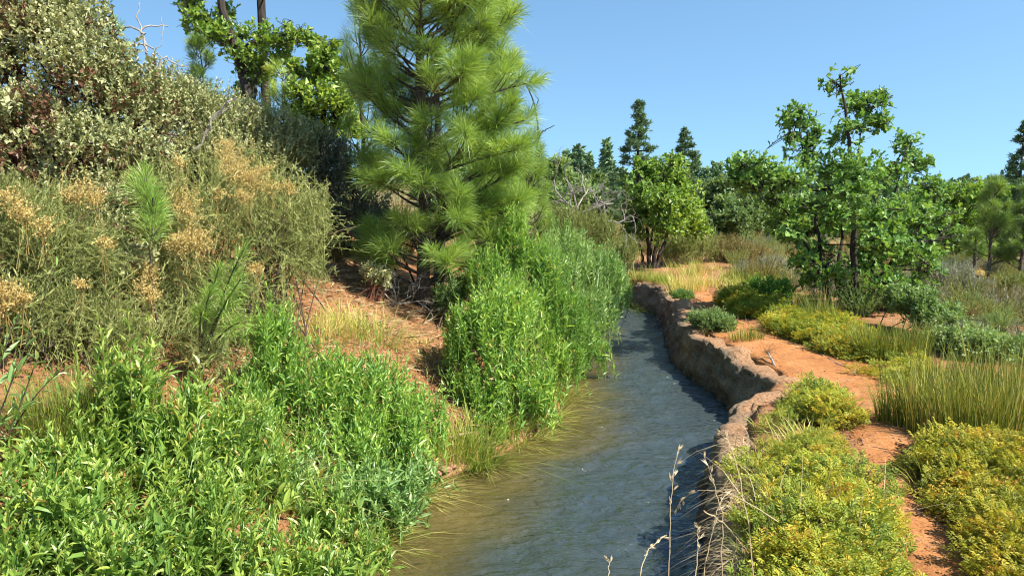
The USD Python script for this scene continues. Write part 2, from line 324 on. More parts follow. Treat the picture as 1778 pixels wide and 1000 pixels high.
i, j = np.meshgrid(np.arange(n - 1), np.arange(k - 1), indexing="ij"); a = (i * k + j).ravel()
wv = np.concatenate([W2, (wz * calm)[..., None]], -1).reshape(-1, 3)
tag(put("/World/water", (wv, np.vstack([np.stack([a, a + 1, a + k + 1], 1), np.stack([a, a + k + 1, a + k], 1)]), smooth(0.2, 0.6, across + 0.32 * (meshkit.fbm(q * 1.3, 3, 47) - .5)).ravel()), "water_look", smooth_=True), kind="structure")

def bank_wall(label, pts, seed, top=0.5, flare=0.0, fall=0.25):
    """A rough sprayed bank: a profile swept along the water's edge, from below the water over a rounded top into the ground."""
    line = shapely.LineString(pts)
    n = int(line.length / 0.03)
    c = np.array([line.interpolate(t, True).coords[0] for t in np.linspace(0, 1, n)])
    for _ in range(10): c[1:-1] = (c[:-2] + 2 * c[1:-1] + c[2:]) / 4
    tn = nrm(np.gradient(c, axis=0)); no = np.stack([tn[:, 1], -tn[:, 0]], 1)      # towards the land, on the right
    prof = np.array([(0.0, -0.45), (-0.01, -0.2), (-0.02, -0.02), (0.0, 0.06), (0.035, 0.18), (0.065, 0.3), (0.085, 0.40), (0.105, 0.465), (0.15, 0.497), (0.25, 0.508), (0.34, 0.506), (0.40, 0.49), (0.45, 0.45), (0.47, 0.30)])
    s_ = np.linspace(0, len(prof) - 1, 46)
    prof = np.stack([np.interp(s_, np.arange(len(prof)), prof[:, q]) for q in (0, 1)], 1)
    tops = top + 0.085 * (meshkit.fbm(np.stack([c[:, 1] * 1.3, np.zeros(n), np.full(n, seed)], 1), 3, seed) * 2 - 1)
    ends = np.minimum(np.arange(n), n - 1 - np.arange(n)) * 0.03
    tops = tops * (0.45 + 0.55 * smooth(0, fall, ends))
    z = np.where(prof[None, :, 1] > 0, prof[None, :, 1] * (tops / 0.5)[:, None], prof[None, :, 1])
    inl = prof[None, :, 0] + flare * np.clip(0.25 - ends, 0, 1)[:, None]
    xy = c[:, None] + no[:, None] * inl[..., None]
    v = np.concatenate([xy, z[..., None]], -1)
    nn = np.concatenate([-no, np.full((n, 1), 0.35)], 1)[:, None]
    rid = 1 - np.abs(2 * meshkit.fbm(v * np.array([2.6, 2.6, 5.0]), 3, seed + 7) - 1)
    d = 0.13 * (meshkit.fbm(v * np.array([2.2, 2.2, 1.5]), 3, seed + 1) - 0.5) + 0.07 * (meshkit.fbm(v * 9, 4, seed + 2) - 0.5) - 0.055 * np.clip(rid - .80, 0, 1) / .2
    v = v + nn * (d * smooth(-0.4, 0.1, v[..., 2]) * (1 - .85 * smooth(.22, .38, prof[:, 0]))[None])[..., None]
    k = v.shape[1]
    i, j = np.meshgrid(np.arange(n - 1), np.arange(k - 1), indexing="ij"); a = (i * k + j).ravel()
    f = np.vstack([np.stack([a, a + k + 1, a + 1], 1), np.stack([a, a + k, a + k + 1], 1)])
    t = smooth(0.36, 0.48, v[..., 2] + 0.12 * (meshkit.fbm(v * 5, 3, 3) - 0.5)) * smooth(0.08, 0.2, prof[:, 0])[None] * 0.85
    p = put("/World/" + free("canal_wall"), (v.reshape(-1, 3), f, t.ravel()), "bank_wall", smooth_=True)
    tag(p, label, "wall")
    return v
bank_wall("long grey eroded canal wall below the orange path, shaded on its water side", [(2.38, 6.95), (2.34, 7.42), (2.30, 7.9), (2.26, 8.9), (2.2, 9.9), (2.3, 10.9), (2.5, 12.2), (2.66, 13.5), (2.72, 14.5), (2.4, 15.5)], 11, 0.50, fall=0.07)
bank_wall("rounded near end of the grey canal wall beside the dry grass stalks", [(-0.05, 1.2), (0.72, 3.0), (1.2, 4.55), (1.38, 5.3), (1.56, 5.9), (1.82, 6.5), (2.15, 6.78), (2.6, 6.9)], 23, 0.47)


# ---------------------------------------------------------------- plant builders
def leafs(m, P, D, N, L, W, t, kind="q", fold=0.25, curl=0.12):
    """A batch of leaves: base P, direction D, upper side N, length L, width W. kind q = 2 triangles, d = 6 triangles with a bent midrib, f = a pinnate leaf."""
    n = len(P); D = nrm(D); N = nrm(N - D * (N * D).sum(1, keepdims=True)); S = np.cross(D, N)
    L = np.broadcast_to(np.asarray(L, float), (n,))[:, None]; W = np.broadcast_to(np.asarray(W, float), (n,))[:, None]
    t = np.broadcast_to(np.asarray(t, float), (n,))
    if kind == "q":
        v = np.stack([P, P + D * L * .45 + S * W * .5 + N * W * fold, P + D * L - N * L * curl, P + D * L * .45 - S * W * .5 + N * W * fold], 1)
        f = np.array([[0, 1, 2], [0, 2, 3]])
    elif kind == "d":
        lift = N * W * fold
        v = np.stack([P, P + D * L * .5 - N * L * curl * .2, P + D * L * .98 - N * L * curl,
                      P + D * L * .28 + S * W * .42 + lift, P + D * L * .66 + S * W * .40 + lift - N * L * curl * .4,
                      P + D * L * .28 - S * W * .42 + lift, P + D * L * .66 - S * W * .40 + lift - N * L * curl * .4], 1)
        f = np.array([[0, 3, 1], [3, 4, 1], [1, 4, 2], [0, 1, 5], [5, 1, 6], [1, 2, 6]])
    elif kind == "o":   # a lobed oak leaf
        lift = N * W * fold
        v = np.stack([P, P + D * L * .5, P + D * L - N * L * curl, P + D * L * .25 + S * W * .3 + lift * .6, P + D * L * .48 + S * W * .62 + lift, P + D * L * .58 + S * W * .25 + lift * .4, P + D * L * .85 + S * W * .42 + lift - N * L * curl,
                      P + D * L * .25 - S * W * .3 + lift * .6, P + D * L * .48 - S * W * .62 + lift, P + D * L * .58 - S * W * .25 + lift * .4, P + D * L * .85 - S * W * .42 + lift - N * L * curl], 1)
        f = np.array([[0, 3, 1], [3, 4, 1], [4, 5, 1], [1, 5, 6], [1, 6, 2], [0, 1, 7], [7, 1, 8], [8, 1, 9], [1, 10, 9], [1, 2, 10]])
    k = v.shape[1]
    m.add(v.reshape(-1, 3), (f[None] + (np.arange(n) * k)[:, None, None]).reshape(-1, 3), np.repeat(t, k))

def tubes(m, pts, r0, r1, t=0.5, sides=4):
    """A batch of tapered tubes along polylines (n, k, 3)."""
    pts = np.asarray(pts, float)
    if pts.ndim == 2: pts = pts[None]
    n, k = pts.shape[:2]
    tn = nrm(np.gradient(pts, axis=1)); a = perp(nrm(pts[:, -1] - pts[:, 0] + 1e-6))[:, None]
    a = nrm(a - tn * (a * tn).sum(-1, keepdims=True)); b = np.cross(tn, a)
    ang = np.arange(sides) * 2 * np.pi / sides
    r = lerp(np.broadcast_to(np.asarray(r0, float), (n,))[:, None], np.broadcast_to(np.asarray(r1, float), (n,))[:, None], np.linspace(0, 1, k)[None])
    v = pts[:, :, None] + r[:, :, None, None] * (np.cos(ang)[None, None, :, None] * a[:, :, None] + np.sin(ang)[None, None, :, None] * b[:, :, None])
    i, j = np.meshgrid(np.arange(k - 1), np.arange(sides), indexing="ij"); i, j = i.ravel(), j.ravel()
    q = np.stack([i * sides + j, i * sides + (j + 1) % sides, (i + 1) * sides + (j + 1) % sides, (i + 1) * sides + j], 1)
    f = np.vstack([q[:, [0, 1, 2]], q[:, [0, 2, 3]]])
    m.add(v.reshape(-1, 3), (f[None] + (np.arange(n) * k * sides)[:, None, None]).reshape(-1, 3), np.repeat(np.broadcast_to(np.asarray(t, float), (n,)), k * sides))

def bez(S, C, T, k):
    t = np.linspace(0, 1, k)[None, :, None]
    return (1 - t) ** 2 * S[:, None] + 2 * t * (1 - t) * C[:, None] + t ** 2 * T[:, None]

def curve(pts, k=14, wob=0.0, seed=0):
    """A smooth polyline through the points."""
    pts = np.asarray(pts, float); s = np.linspace(0, len(pts) - 1, k)
    p = np.stack([np.interp(s, np.arange(len(pts)), pts[:, q]) for q in range(3)], 1)
    for _ in range(2): p[1:-1] = (p[:-2] + 2 * p[1:-1] + p[2:]) / 4
    if wob: p[1:-1] += rg(seed).normal(0, wob, (k - 2, 3))
    return p

def twig_leaves(m, S, C, T, nl, L, W, ang, kind, tint, r, t0=0.1, jit=0.25, lv=0.3, up=0.6, tv=0.16, tipup=0.0, keep=None, th=None, pick=0, look=None):
    """Leaves in a spiral along the twigs S-C-T."""
    n = len(S)
    t = np.clip(np.linspace(t0, 1, nl)[None] + r.normal(0, 0.5 / nl, (n, nl)), 0, 1)[..., None]
    pos = (1 - t) ** 2 * S[:, None] + 2 * t * (1 - t) * C[:, None] + t ** 2 * T[:, None]
    tan = nrm(2 * (1 - t) * (C - S)[:, None] + 2 * t * (T - C)[:, None])
    a = perp(tan); b = np.cross(tan, a)
    ph = (np.arange(nl)[None] * 2.39996 + r.uniform(0, 6.28, (n, 1)))[..., None] + r.normal(0, .3, (n, nl, 1))
    side = np.cos(ph) * a + np.sin(ph) * b
    an = (ang * (1.0 - 0.45 * t)) + r.normal(0, 0.15, (n, nl, 1))
    D = nrm(tan * np.cos(an) + side * np.sin(an) + r.normal(0, jit, (n, nl, 3)) + np.array([0, 0, tipup]))
    N = tan * 0.5 - side * 0.3 + np.array([0, 0, up]) + r.normal(0, 0.35, (n, nl, 3))
    sz = np.exp(r.normal(0, lv, (n, nl))) * (1.0 - 0.45 * np.clip(t[..., 0] * 2.6 - 1.6, 0, 1))
    ti = np.clip(np.broadcast_to(tint, (n,))[:, None] + r.normal(0, tv, (n, nl)) + 0.10 * (t[..., 0] - .5), 0, .94); ti = np.where(r.random((n, nl)) < .02, 1.0, ti)
    P, D, N, sz, ti = pos.reshape(-1, 3), D.reshape(-1, 3), N.reshape(-1, 3), sz.ravel(), ti.ravel()
    if keep is not None:
        s_ = r.random(len(P)) < keep; P, D, N, sz, ti = P[s_], D[s_], N[s_], sz[s_], ti[s_]
    if pick:        # the leaves nearest to the eye are parts of their own
        near = np.argsort(np.linalg.norm(P + D * L - EYE, axis=1) - 0.25 * r.random(len(P)))[:pick]
        for i in near:
            q = M(); leafs(q, P[i:i + 1], D[i:i + 1], N[i:i + 1], L * sz[i], W * sz[i], ti[i], kind); th.part("leaf", q, look)
        rest = np.ones(len(P), bool); rest[near] = False
        P, D, N, sz, ti = P[rest], D[rest], N[rest], sz[rest], ti[rest]
    leafs(m, P, D, N, L * sz, W * sz, ti, kind)

def blob(px, py, Y, rx, ry, rd):
    """An ellipsoid of foliage seen at a pixel, at depth Y: half width and half height in pixels, half depth in metres."""
    return (at(px, py, Y), np.array([rx * Y / FPX, rd, ry * Y / FPX]))

def blob_points(n, blobs, r, shell=0.45, lump=0.5, freq=1.6, seed=0, low=-0.5, clear=0.04):
    w = np.array([(b[1][0] * b[1][1] + b[1][1] * b[1][2] + b[1][0] * b[1][2]) for b in blobs]); k = r.choice(len(blobs), n, p=w / w.sum())
    c, R = np.array([b[0] for b in blobs])[k], np.array([b[1] for b in blobs])[k]
    d = nrm(r.normal(0, 1, (n, 3))); d[:, 2] = np.where(d[:, 2] < low, -d[:, 2], d[:, 2])
    rad = shell + (1 - shell) * r.random((n, 1)) ** 0.6
    l = 1 - lump * 0.5 + lump * meshkit.fbm((c + d * R) * freq / np.maximum(R.mean(1, keepdims=True), .25), 2, seed)[:, None]
    T = c + d * R * rad * l
    ok = T[:, 2] > H(T[:, 0], T[:, 1]) + clear
    return T[ok], nrm(d / R)[ok], k[ok]

def shrub(th, blobs, look, bark, seed, ntw, tl, nl, L, W, ang=0.9, kind="q", out=0.8, up=0.7, rnd=0.35, sag=0.0, shell=0.45, lump=0.6, freq=1.6, nstem=26, stem_r=0.008, twig_r=0.002, tint=0.5, ttv=0.18,
          bases=None, spread=0.25, low=-0.4, keep=None, fname="foliage", lv=0.3, leaf_up=0.6, tipup=0.0, tint_fn=None, twigs=True, rtf=0.35, tv=0.16, pick=0, tlv=.25):
    r = rg(seed)
    T, od, k = blob_points(ntw, blobs, r, shell, lump, freq, seed, low)
    n = len(T)
    d = nrm(od * out + np.array([0, 0, up]) + r.normal(0, rnd, (n, 3)))
    g_ = np.clip(r.normal(0, tlv, n), -.6, .9); T = T + d * (tl * np.clip(g_ - .25, 0, 1))[:, None]; ln = (tl * np.exp(g_))[:, None]
    S = T - d * ln
    C = (S + T) / 2 + np.array([0, 0, 1.0]) * ln * sag + r.normal(0, .06, (n, 3)) * ln
    ti = np.clip(tint + r.normal(0, ttv, n) + 0.5 * (meshkit.fbm(T * 1.7, 2, seed + 5) - 0.5), 0, 1)
    if tint_fn is not None: ti = tint_fn(T, ti, r)
    m = M()
    if twigs: tubes(m, bez(S, C, T, 3), twig_r * 1.4, twig_r * .6, np.clip(ti * .7, .24, 1), sides=3)
    twig_leaves(m, S, C, T, nl, L, W, ang, kind, ti, r, lv=lv, up=leaf_up, tipup=tipup, keep=keep, tv=tv, th=th, pick=pick, look=look)
    th.part(fname, m, look, kind='stuff' if pick else None)
    if bark:
        g = M()
        idx = r.permutation(n)[:nstem]
        B = np.tile(th.base, (len(idx), 1)) if bases is None else np.asarray(bases)[r.integers(0, len(bases), len(idx))]
        B = B + r.normal(0, spread, (len(idx), 3)) * np.array([1, 1, 0]); B[:, 2] = H(B[:, 0], B[:, 1]) - 0.03
        CC = B * .45 + S[idx] * .55 + np.array([0, 0, 0.22]) * np.linalg.norm(S[idx] - B, axis=1, keepdims=True)
        tubes(g, bez(B, CC, S[idx], 9), stem_r, stem_r * rtf, sides=5)
        th.part("stems", g, bark)
    return S, C, T, ti

def needles(m, P, A, n, L, r, tint, w=0.0022, back=0.10, cone=1.25, tv=0.15, bend=0.12):
    """Tufts of needles around the twig tips P with axes A."""
    k = len(P)
    ti = np.broadcast_to(np.asarray(tint, float), (k,))
    a = perp(A); b = np.cross(A, a)
    ph = r.uniform(0, 6.283, (k, n, 1)); u = r.random((k, n, 1)); an = cone * np.sqrt(r.random((k, n, 1))) * (0.45 + 0.75 * u)
    D = A[:, None] * np.cos(an) + (np.cos(ph) * a[:, None] + np.sin(ph) * b[:, None]) * np.sin(an)
    Q = P[:, None] - A[:, None] * back * u
    ln = L * r.uniform(.75, 1.1, (k, n, 1)) * r.uniform(.68, 1.15, (k, 1, 1))
    T = Q + D * ln - np.array([0, 0, 1.0]) * ln * (bend * r.random((k, n, 1)) + r.uniform(0, .22, (k, 1, 1)))
    S = nrm(np.cross(D, r.normal(0, 1, (k, n, 3)))) * w * .5
    mid = Q + D * ln * .55
    v = np.stack([Q, mid + S, mid - S, T], 2).reshape(-1, 3)
    f = np.array([[0, 2, 1], [1, 2, 3]])
    m.add(v, (f[None] + (np.arange(k * n) * 4)[:, None, None]).reshape(-1, 3), np.repeat(np.clip(ti[:, None] + r.normal(0, tv, (k, n)), 0, 1).ravel(), 4))

def pine(th, height, prof, seed, nL=0.24, nn=85, step=0.30, per=(4, 6), first=0.35, sub=5, trunk_r=0.09, look="pine_needle", bark="pine_bark", tint=0.5, w=0.0024, lean=(0, 0), rise=(0.25, 0.75), sec=0.30, two=None, back=.11, extra=0):
    """A long-needled young pine: whorls of rising branches with tufts at the ends of their side shoots."""
    r = rg(seed); base = th.base
    hs = np.linspace(0, height, 16)
    tr = np.stack([base[0] + lean[0] * hs, base[1] + lean[1] * hs, base[2] - .08 + hs], 1) + np.concatenate([np.zeros((1, 3)), r.normal(0, .015, (15, 3)) * [1, 1, 0]])
    tm = M(); tubes(tm, tr, trunk_r, trunk_r * .16, sides=9); th.part("trunk", tm, bark)
    if two is not None:
        t2 = tr[:9] + np.array(two); tm = M(); tubes(tm, t2, trunk_r * .85, trunk_r * .3, sides=9); th.part("trunk", tm, bark)
    bm, nm = M(), M(); P, A = [], []
    z = first
    while z < height - 0.05:
        for q in range(r.integers(per[0], per[1] + 1)):
            az = r.uniform(0, 6.283); R = prof(z / height, az) * r.uniform(.72, 1.12)
            zz = z + r.uniform(-.08, .08); o = np.array([np.interp(zz, hs, tr[:, i]) for i in range(3)])
            el = r.uniform(*rise) + 0.5 * (z / height)
            h = np.array([math.cos(az), math.sin(az), 0])
            T = o + h * R * math.cos(el * .8) + np.array([0, 0, R * math.sin(el) * .9 + .06])
            C = o + h * R * .55 * math.cos(el * .5) + np.array([0, 0, R * .18])
            bp = bez(o[None], C[None], T[None], 9)[0]
            tubes(bm, bp, trunk_r * .12 + .018 * R * .6, .006, sides=5)
            P.append(T); A.append(nrm(T - C) * .8 + np.array([0, 0, .35]))
            ns = max(1, int(sub * R / 0.9))
            for t in np.linspace(.38, .95, ns):
                t = min(.97, t + r.normal(0, .04)); i_ = t * 8; i0 = min(int(i_), 7)
                b0 = lerp(bp[i0], bp[i0 + 1], i_ - i0); tg = nrm(bp[i0 + 1] - bp[i0])
                sd = nrm(np.cross(tg, [0, 0, 1])) * r.choice([-1, 1]); dd = nrm(tg * .75 + sd * r.uniform(.45, 1.0) + np.array([0, 0, r.uniform(.05, .55)]))
                l_ = sec * (1.25 - t) * r.uniform(.7, 1.3) * (0.55 + .5 * R)
                tip = b0 + dd * l_
                tubes(bm, bez(b0[None], (b0 + dd * l_ * .5 - np.array([0, 0, .02]))[None], tip[None], 4), .009, .005, sides=4)
                P.append(tip); A.append(dd * .75 + np.array([0, 0, .5]))
                if extra and r.random() < extra: P.append(b0 + dd * l_ * .5); A.append(dd + r.normal(0, .4, 3))
        z += step * r.uniform(.8, 1.15)
    P, A = np.array(P), nrm(np.array(A))
    P = np.vstack([P, tr[-1:]]); A = np.vstack([A, [[0, 0, 1]]])
    needles(nm, P, A, nn, nL, r, np.clip(tint + r.normal(0, .14, len(P)), 0, 1), w, back)
    th.part("branches", bm, bark); th.part("needles", nm, look)

def conifer(th, height, rad, seed, step=0.42, per=6, look="far_needle", gap=0.12, droop=0.15, first=0.1, size=0.42, dens=1.0):
    """A distant conical conifer with separate tiers of bushy branches."""
    r = rg(seed); b = th.base
    hs = np.linspace(0, height, 8); tr = np.stack([b[0] + 0 * hs, b[1] + 0 * hs, b[2] + hs - .1], 1)
    tm = M(); tubes(tm, tr, height * .018, height * .003, sides=7); th.part("trunk", tm, "dark_bark")
    bm, lm = M(), M(); z = height * first
    while z < height:
        f = 1 - z / height
        for q in range(per):
            az = r.uniform(0, 6.283); R = rad * (f ** .8) * r.uniform(.5, 1.2) + .1
            o = np.array([b[0], b[1], b[2] + z + r.uniform(-.15, .15)]); h = np.array([math.cos(az), math.sin(az), 0])
            T = o + h * R + np.array([0, 0, R * (.25 - droop * f * 2)]); C = o + h * R * .6 + np.array([0, 0, -R * droop * f])
            tubes(bm, bez(o[None], C[None], T[None], 5), .02 + .012 * R, .008, sides=4)
            k = max(5, int(13 * R * dens)); t = r.uniform(.3, 1, (k, 1)) ** .6
            Q = (1 - t) ** 2 * o + 2 * t * (1 - t) * C + t ** 2 * T + r.normal(0, .05 + .04 * R, (k, 3)) * [1, 1, .5]
            e = 8
            D = nrm(r.normal(0, 1, (k, e, 3)) + h * .7 + np.array([0, 0, .35])).reshape(-1, 3)
            leafs(lm, np.repeat(Q, e, 0), D, r.normal(0, 1, (k * e, 3)), size * r.uniform(.5, 1, k * e), size * .17, np.clip(.45 + r.normal(0, .2, k * e), 0, 1), "q")
        z += step * (.45 + f * .8)
    th.part("branches", bm, "dark_bark"); th.part("crown", lm, look)

def lobes_tree(th, trunks, lobes, look, seed, ntw, tl, nl, L, W, kind="o", bark="dark_bark", shell=0.25, lump=0.7, limb_r=0.018, tint=0.5, keep=None, up=0.35, out=0.6, rnd=0.5, ang=1.0, ttv=0.15, nlimb=3, twig_r=.003, low=-1.0, freq=1.8, tint_fn=None):
    """A broadleaf tree: traced stems, limbs that run from them into lobes of foliage, twigs with leaves. trunks: [(points, r0, r1)]"""
    r = rg(seed); pts = []
    for p, r0, r1 in trunks:
        c = curve(p, 18, .012, seed); tm = M(); tubes(tm, c, r0, r1, sides=8); th.part("trunk", tm, bark)
        rr = np.linspace(r0, r1, 18)
        pts += [(x, y) for x, y in zip(c[4:], rr[4:])]
    X = np.array([p[0] for p in pts]); XR = np.array([p[1] for p in pts])
    T, od, k = blob_points(ntw, lobes, r, shell, lump, freq, seed, low)
    n = len(T); d = nrm(od * out + np.array([0, 0, up]) + r.normal(0, rnd, (n, 3))); ln = (tl * np.exp(r.normal(0, .3, n)))[:, None]
    S = T - d * ln; C = (S + T) / 2 + r.normal(0, .1, (n, 3)) * ln
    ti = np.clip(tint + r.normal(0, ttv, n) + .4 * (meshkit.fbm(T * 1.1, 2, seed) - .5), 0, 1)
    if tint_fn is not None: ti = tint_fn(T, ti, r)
    m, g = M(), M()
    twig_leaves(m, S, C, T, nl, L, W, ang, kind, ti, r, keep=keep, lv=.28, up=.5)
    tubes(g, bez(S, C, T, 3), twig_r * 1.3, twig_r * .6, sides=3)
    for q, (c, R) in enumerate(lobes):
        for _ in range(nlimb):
            e = c + r.normal(0, .35, 3) * R
            cost = np.linalg.norm(X - e, axis=1) + np.where(X[:, 2] > e[2], 2.0 * (X[:, 2] - e[2]), 0)
            i = int(np.argmin(cost)); o = X[i]; h = np.linalg.norm(e - o)
            if h < .05: continue
            lr = min(XR[i] * .75, limb_r * (.6 + h * .5))
            lc = bez(o[None], ((o + e) / 2 + np.array([0, 0, -.08 * h]) + r.normal(0, .06 * h, 3))[None], e[None], 7)
            tubes(g, lc, lr, .005, sides=4)
            mine = np.nonzero(k == q)[0]; mine = mine[r.permutation(len(mine))[:10]]
            if len(mine):
                st = lc[0][r.integers(3, 7, len(mine))]
                tubes(g, bez(st, (st + S[mine]) / 2 + r.normal(0, .05, (len(mine), 3)), S[mine], 4), .006 * (1 + limb_r * 10), twig_r, sides=4)
    th.part("branches", g, bark); th.part("foliage", m, look)
    return T

def blades(m, B, Hh, lean, w, r, tint, bend=0.5, tv=.15, segs=4):
    """Grass blades: arching ribbons from the points B, of height Hh, leaning along lean."""
    n = len(B); Hh = np.broadcast_to(np.asarray(Hh, float), (n,))[:, None]
    lean = np.asarray(lean, float); t = np.linspace(0, 1, segs + 1)
    lx = np.concatenate([lean, np.zeros((n, 1))], 1) if lean.shape[-1] == 2 else lean
    pos = B[:, None] + np.array([0, 0, 1.0]) * (Hh * (t - .5 * bend * np.linalg.norm(lx, axis=1, keepdims=True) * t ** 2.2))[..., None] + lx[:, None] * (Hh * t ** 1.7)[..., None]
    s = nrm(np.cross(lx + r.normal(0, .25, (n, 3)), [0, 0, 1.0]) + 1e-4)
    wd = (np.broadcast_to(np.asarray(w, float), (n,))[:, None] * np.clip(1 - t ** 2.5, .02, 1) * .5)[..., None]
    v = np.stack([pos - s[:, None] * wd, pos + s[:, None] * wd], 2).reshape(n, -1, 3)
    f = []
    for i in range(segs): f += [[2 * i, 2 * i + 1, 2 * i + 3], [2 * i, 2 * i + 3, 2 * i + 2]]
    k = 2 * (segs + 1)
    m.add(v.reshape(-1, 3), (np.array(f)[None] + (np.arange(n) * k)[:, None, None]).reshape(-1, 3), np.repeat(np.clip(np.broadcast_to(tint, (n,)) + r.normal(0, tv, n), 0, 1), k))

def tuft(th, n, rad, h, seed, look="grass_blade", w=.006, spread=.6, bend=.8, tint=.5, dirn=(0, 0), name="blades", tv=.2, hv=.25, segs=3):
    r = rg(seed); a = r.uniform(0, 6.283, n); q = rad * np.sqrt(r.random(n))
    B = np.stack([th.base[0] + q * np.cos(a), th.base[1] + q * np.sin(a), np.zeros(n)], 1); B[:, 2] = H(B[:, 0], B[:, 1]) - .02
    lean = np.stack([np.cos(a), np.sin(a)], 1) * (q / rad * spread)[:, None] + r.normal(0, spread * .35, (n, 2)) + np.array(dirn)
    m = M(); blades(m, B, h * np.exp(r.normal(-.1, hv, n)), lean, w, r, tint, bend, tv, segs)
    th.part(name, m, look)

def poly_points(poly_px, n, r, z=0.6):
    """Random ground points inside an outline given in pixels."""
    P = shapely.Polygon([tuple(ground(*p)[:2]) for p in poly_px]).buffer(0)
    x0, y0, x1, y1 = P.bounds; out = []
    while len(out) < n:
        q = np.stack([r.uniform(x0, x1, 4 * n), r.uniform(y0, y1, 4 * n)], 1)
        out += list(q[shapely.contains(P, shapely.points(q))])
    q = np.array(out[:n]); return np.concatenate([q, H(q[:, 0], q[:, 1])[:, None]], 1)

def scatter(name, protos, P, r, label, cat, smin=.8, smax=1.25, tilt=0.2, look=None):
    """One mass of ground cover: a PointInstancer of a few small plants. protos: [(mesh, look)]"""
    path = "/World/" + free(name)
    pi = UsdGeom.PointInstancer.Define(stage, path); targets = []
    for i, (m, lk) in enumerate(protos):
        q = put(f"{path}/sprig" + (f"_{i:03d}" if i else ""), m, lk); targets.append(q.GetPath())
    pi.CreatePrototypesRel().SetTargets(targets)
    n = len(P)
    pi.CreatePositionsAttr(Vt.Vec3fArray.FromNumpy(P.astype(np.float32)))
    pi.CreateProtoIndicesAttr(Vt.IntArray.FromNumpy(r.integers(0, len(protos), n).astype(np.int32)))
    az = r.uniform(0, 2 * np.pi, n); ti = r.normal(0, tilt, (n, 2)) / 2
    qw, qz = np.cos(az / 2), np.sin(az / 2)
    qs = np.stack([qw, ti[:, 0], ti[:, 1], qz], 1); qs /= np.linalg.norm(qs, axis=1, keepdims=True)
    pi.CreateOrientationsAttr(Vt.QuathArray([Gf.Quath(float(a), float(b), float(c), float(d)) for a, b, c, d in qs]))
    s_ = r.uniform(smin, smax, n); pi.CreateScalesAttr(Vt.Vec3fArray.FromNumpy(np.stack([s_, s_, s_ * r.uniform(.85, 1.15, n)], 1).astype(np.float32)))
    return tag(pi.GetPrim(), label, cat, kind="stuff")

# ================================================================ RIGHT BANK, BACKGROUND
def gthing(name, label, cat, px, py, group=None): return Thing(name, label, cat, ground(px, py), group)
def bthing(name, label, cat, px, py, Y, group=None):
    p = at(px, py, Y); return Thing(name, label, cat, drop(p[0], p[1]), group)

# the young black oak right of the path, traced stem by stem
o = bthing("oak_tree", "young many-stemmed dark green oak tree standing right of the orange path", "tree", 1475, 550, 10.8)
Y = 10.8
def tr(pts, dy=(0, 0)): return [at(x, y, Y + lerp(dy[0], dy[1], i / (len(pts) - 1))) for i, (x, y) in enumerate(pts)]
trunks = [(tr([(1477, 566), (1481, 470), (1486, 400), (1481, 300), (1467, 200), (1459, 130)]), .062, .010),
          (tr([(1446, 562), (1429, 470), (1421, 400), (1402, 320), (1388, 215)], (.1, -.3)), .040, .008),
          (tr([(1484, 566), (1520, 490), (1572, 430), (1625, 350)], (0, .3)), .040, .008),
          (tr([(1461, 564), (1455, 490), (1462, 400), (1480, 310), (1500, 210)], (.1, .5)), .034, .008),
          (tr([(1512, 564), (1514, 470), (1543, 380), (1572, 260)], (.2, .6)), .040, .008),
          (tr([(1424, 480), (1385, 400), (1340, 330), (1295, 290)], (-.2, -.5)), .022, .006)]
lob = [(1455, 140, 30, 28, 0), (1495, 178, 42, 26, .2), (1478, 222, 40, 34, 0), (1528, 208, 26, 26, .2), (1532, 165, 14, 22, .2), (1385, 205, 38, 36, -.2), (1402, 262, 30, 40, -.2), (1372, 238, 22, 22, -.3), (1296, 283, 42, 28, -.5), (1335, 298, 54, 32, -.4), (1280, 310, 26, 18, -.5), (1375, 310, 40, 26, -.4),
       (1455, 290, 52, 40, .1), (1500, 300, 52, 44, -.3), (1548, 300, 40, 36, .3), (1573, 250, 24, 32, .5), (1594, 280, 26, 30, .5), (1622, 325, 38, 32, .4), (1636, 366, 34, 28, .3), (1584, 360, 58, 42, .2), (1526, 376, 56, 44, -.3), (1450, 368, 50, 44, .3), (1400, 352, 40, 32, -.2),
       (1376, 400, 34, 26, -.3), (1420, 430, 34, 34, 0), (1500, 440, 56, 36, .3), (1568, 430, 60, 40, .1), (1612, 420, 38, 34, .4), (1540, 486, 50, 30, -.1), (1590, 490, 36, 28, .3), (1406, 480, 26, 24, .1), (1480, 505, 34, 22, .4), (1340, 350, 26, 18, -.2), (1415, 232, 16, 20, -.2), (1310, 320, 36, 18, -.4), (1470, 330, 50, 26, -.4), (1530, 420, 50, 26, -.5), (1450, 470, 40, 26, -.3), (1610, 460, 40, 24, .2), (1655, 400, 24, 20, .4), (1390, 450, 30, 18, -.2), (1560, 520, 36, 20, .2)]
lobes_tree(o, trunks, [blob(x, y, Y + d * 1.6, a * 1.0, b * .95, a * Y / FPX) for x, y, a, b, d in lob], "oak_leaf", 101, 1900, .17, 7, .080, .052, shell=.1, lump=.9, limb_r=.012, tint=.56, keep=.85, up=.45, ang=1.05, nlimb=2)

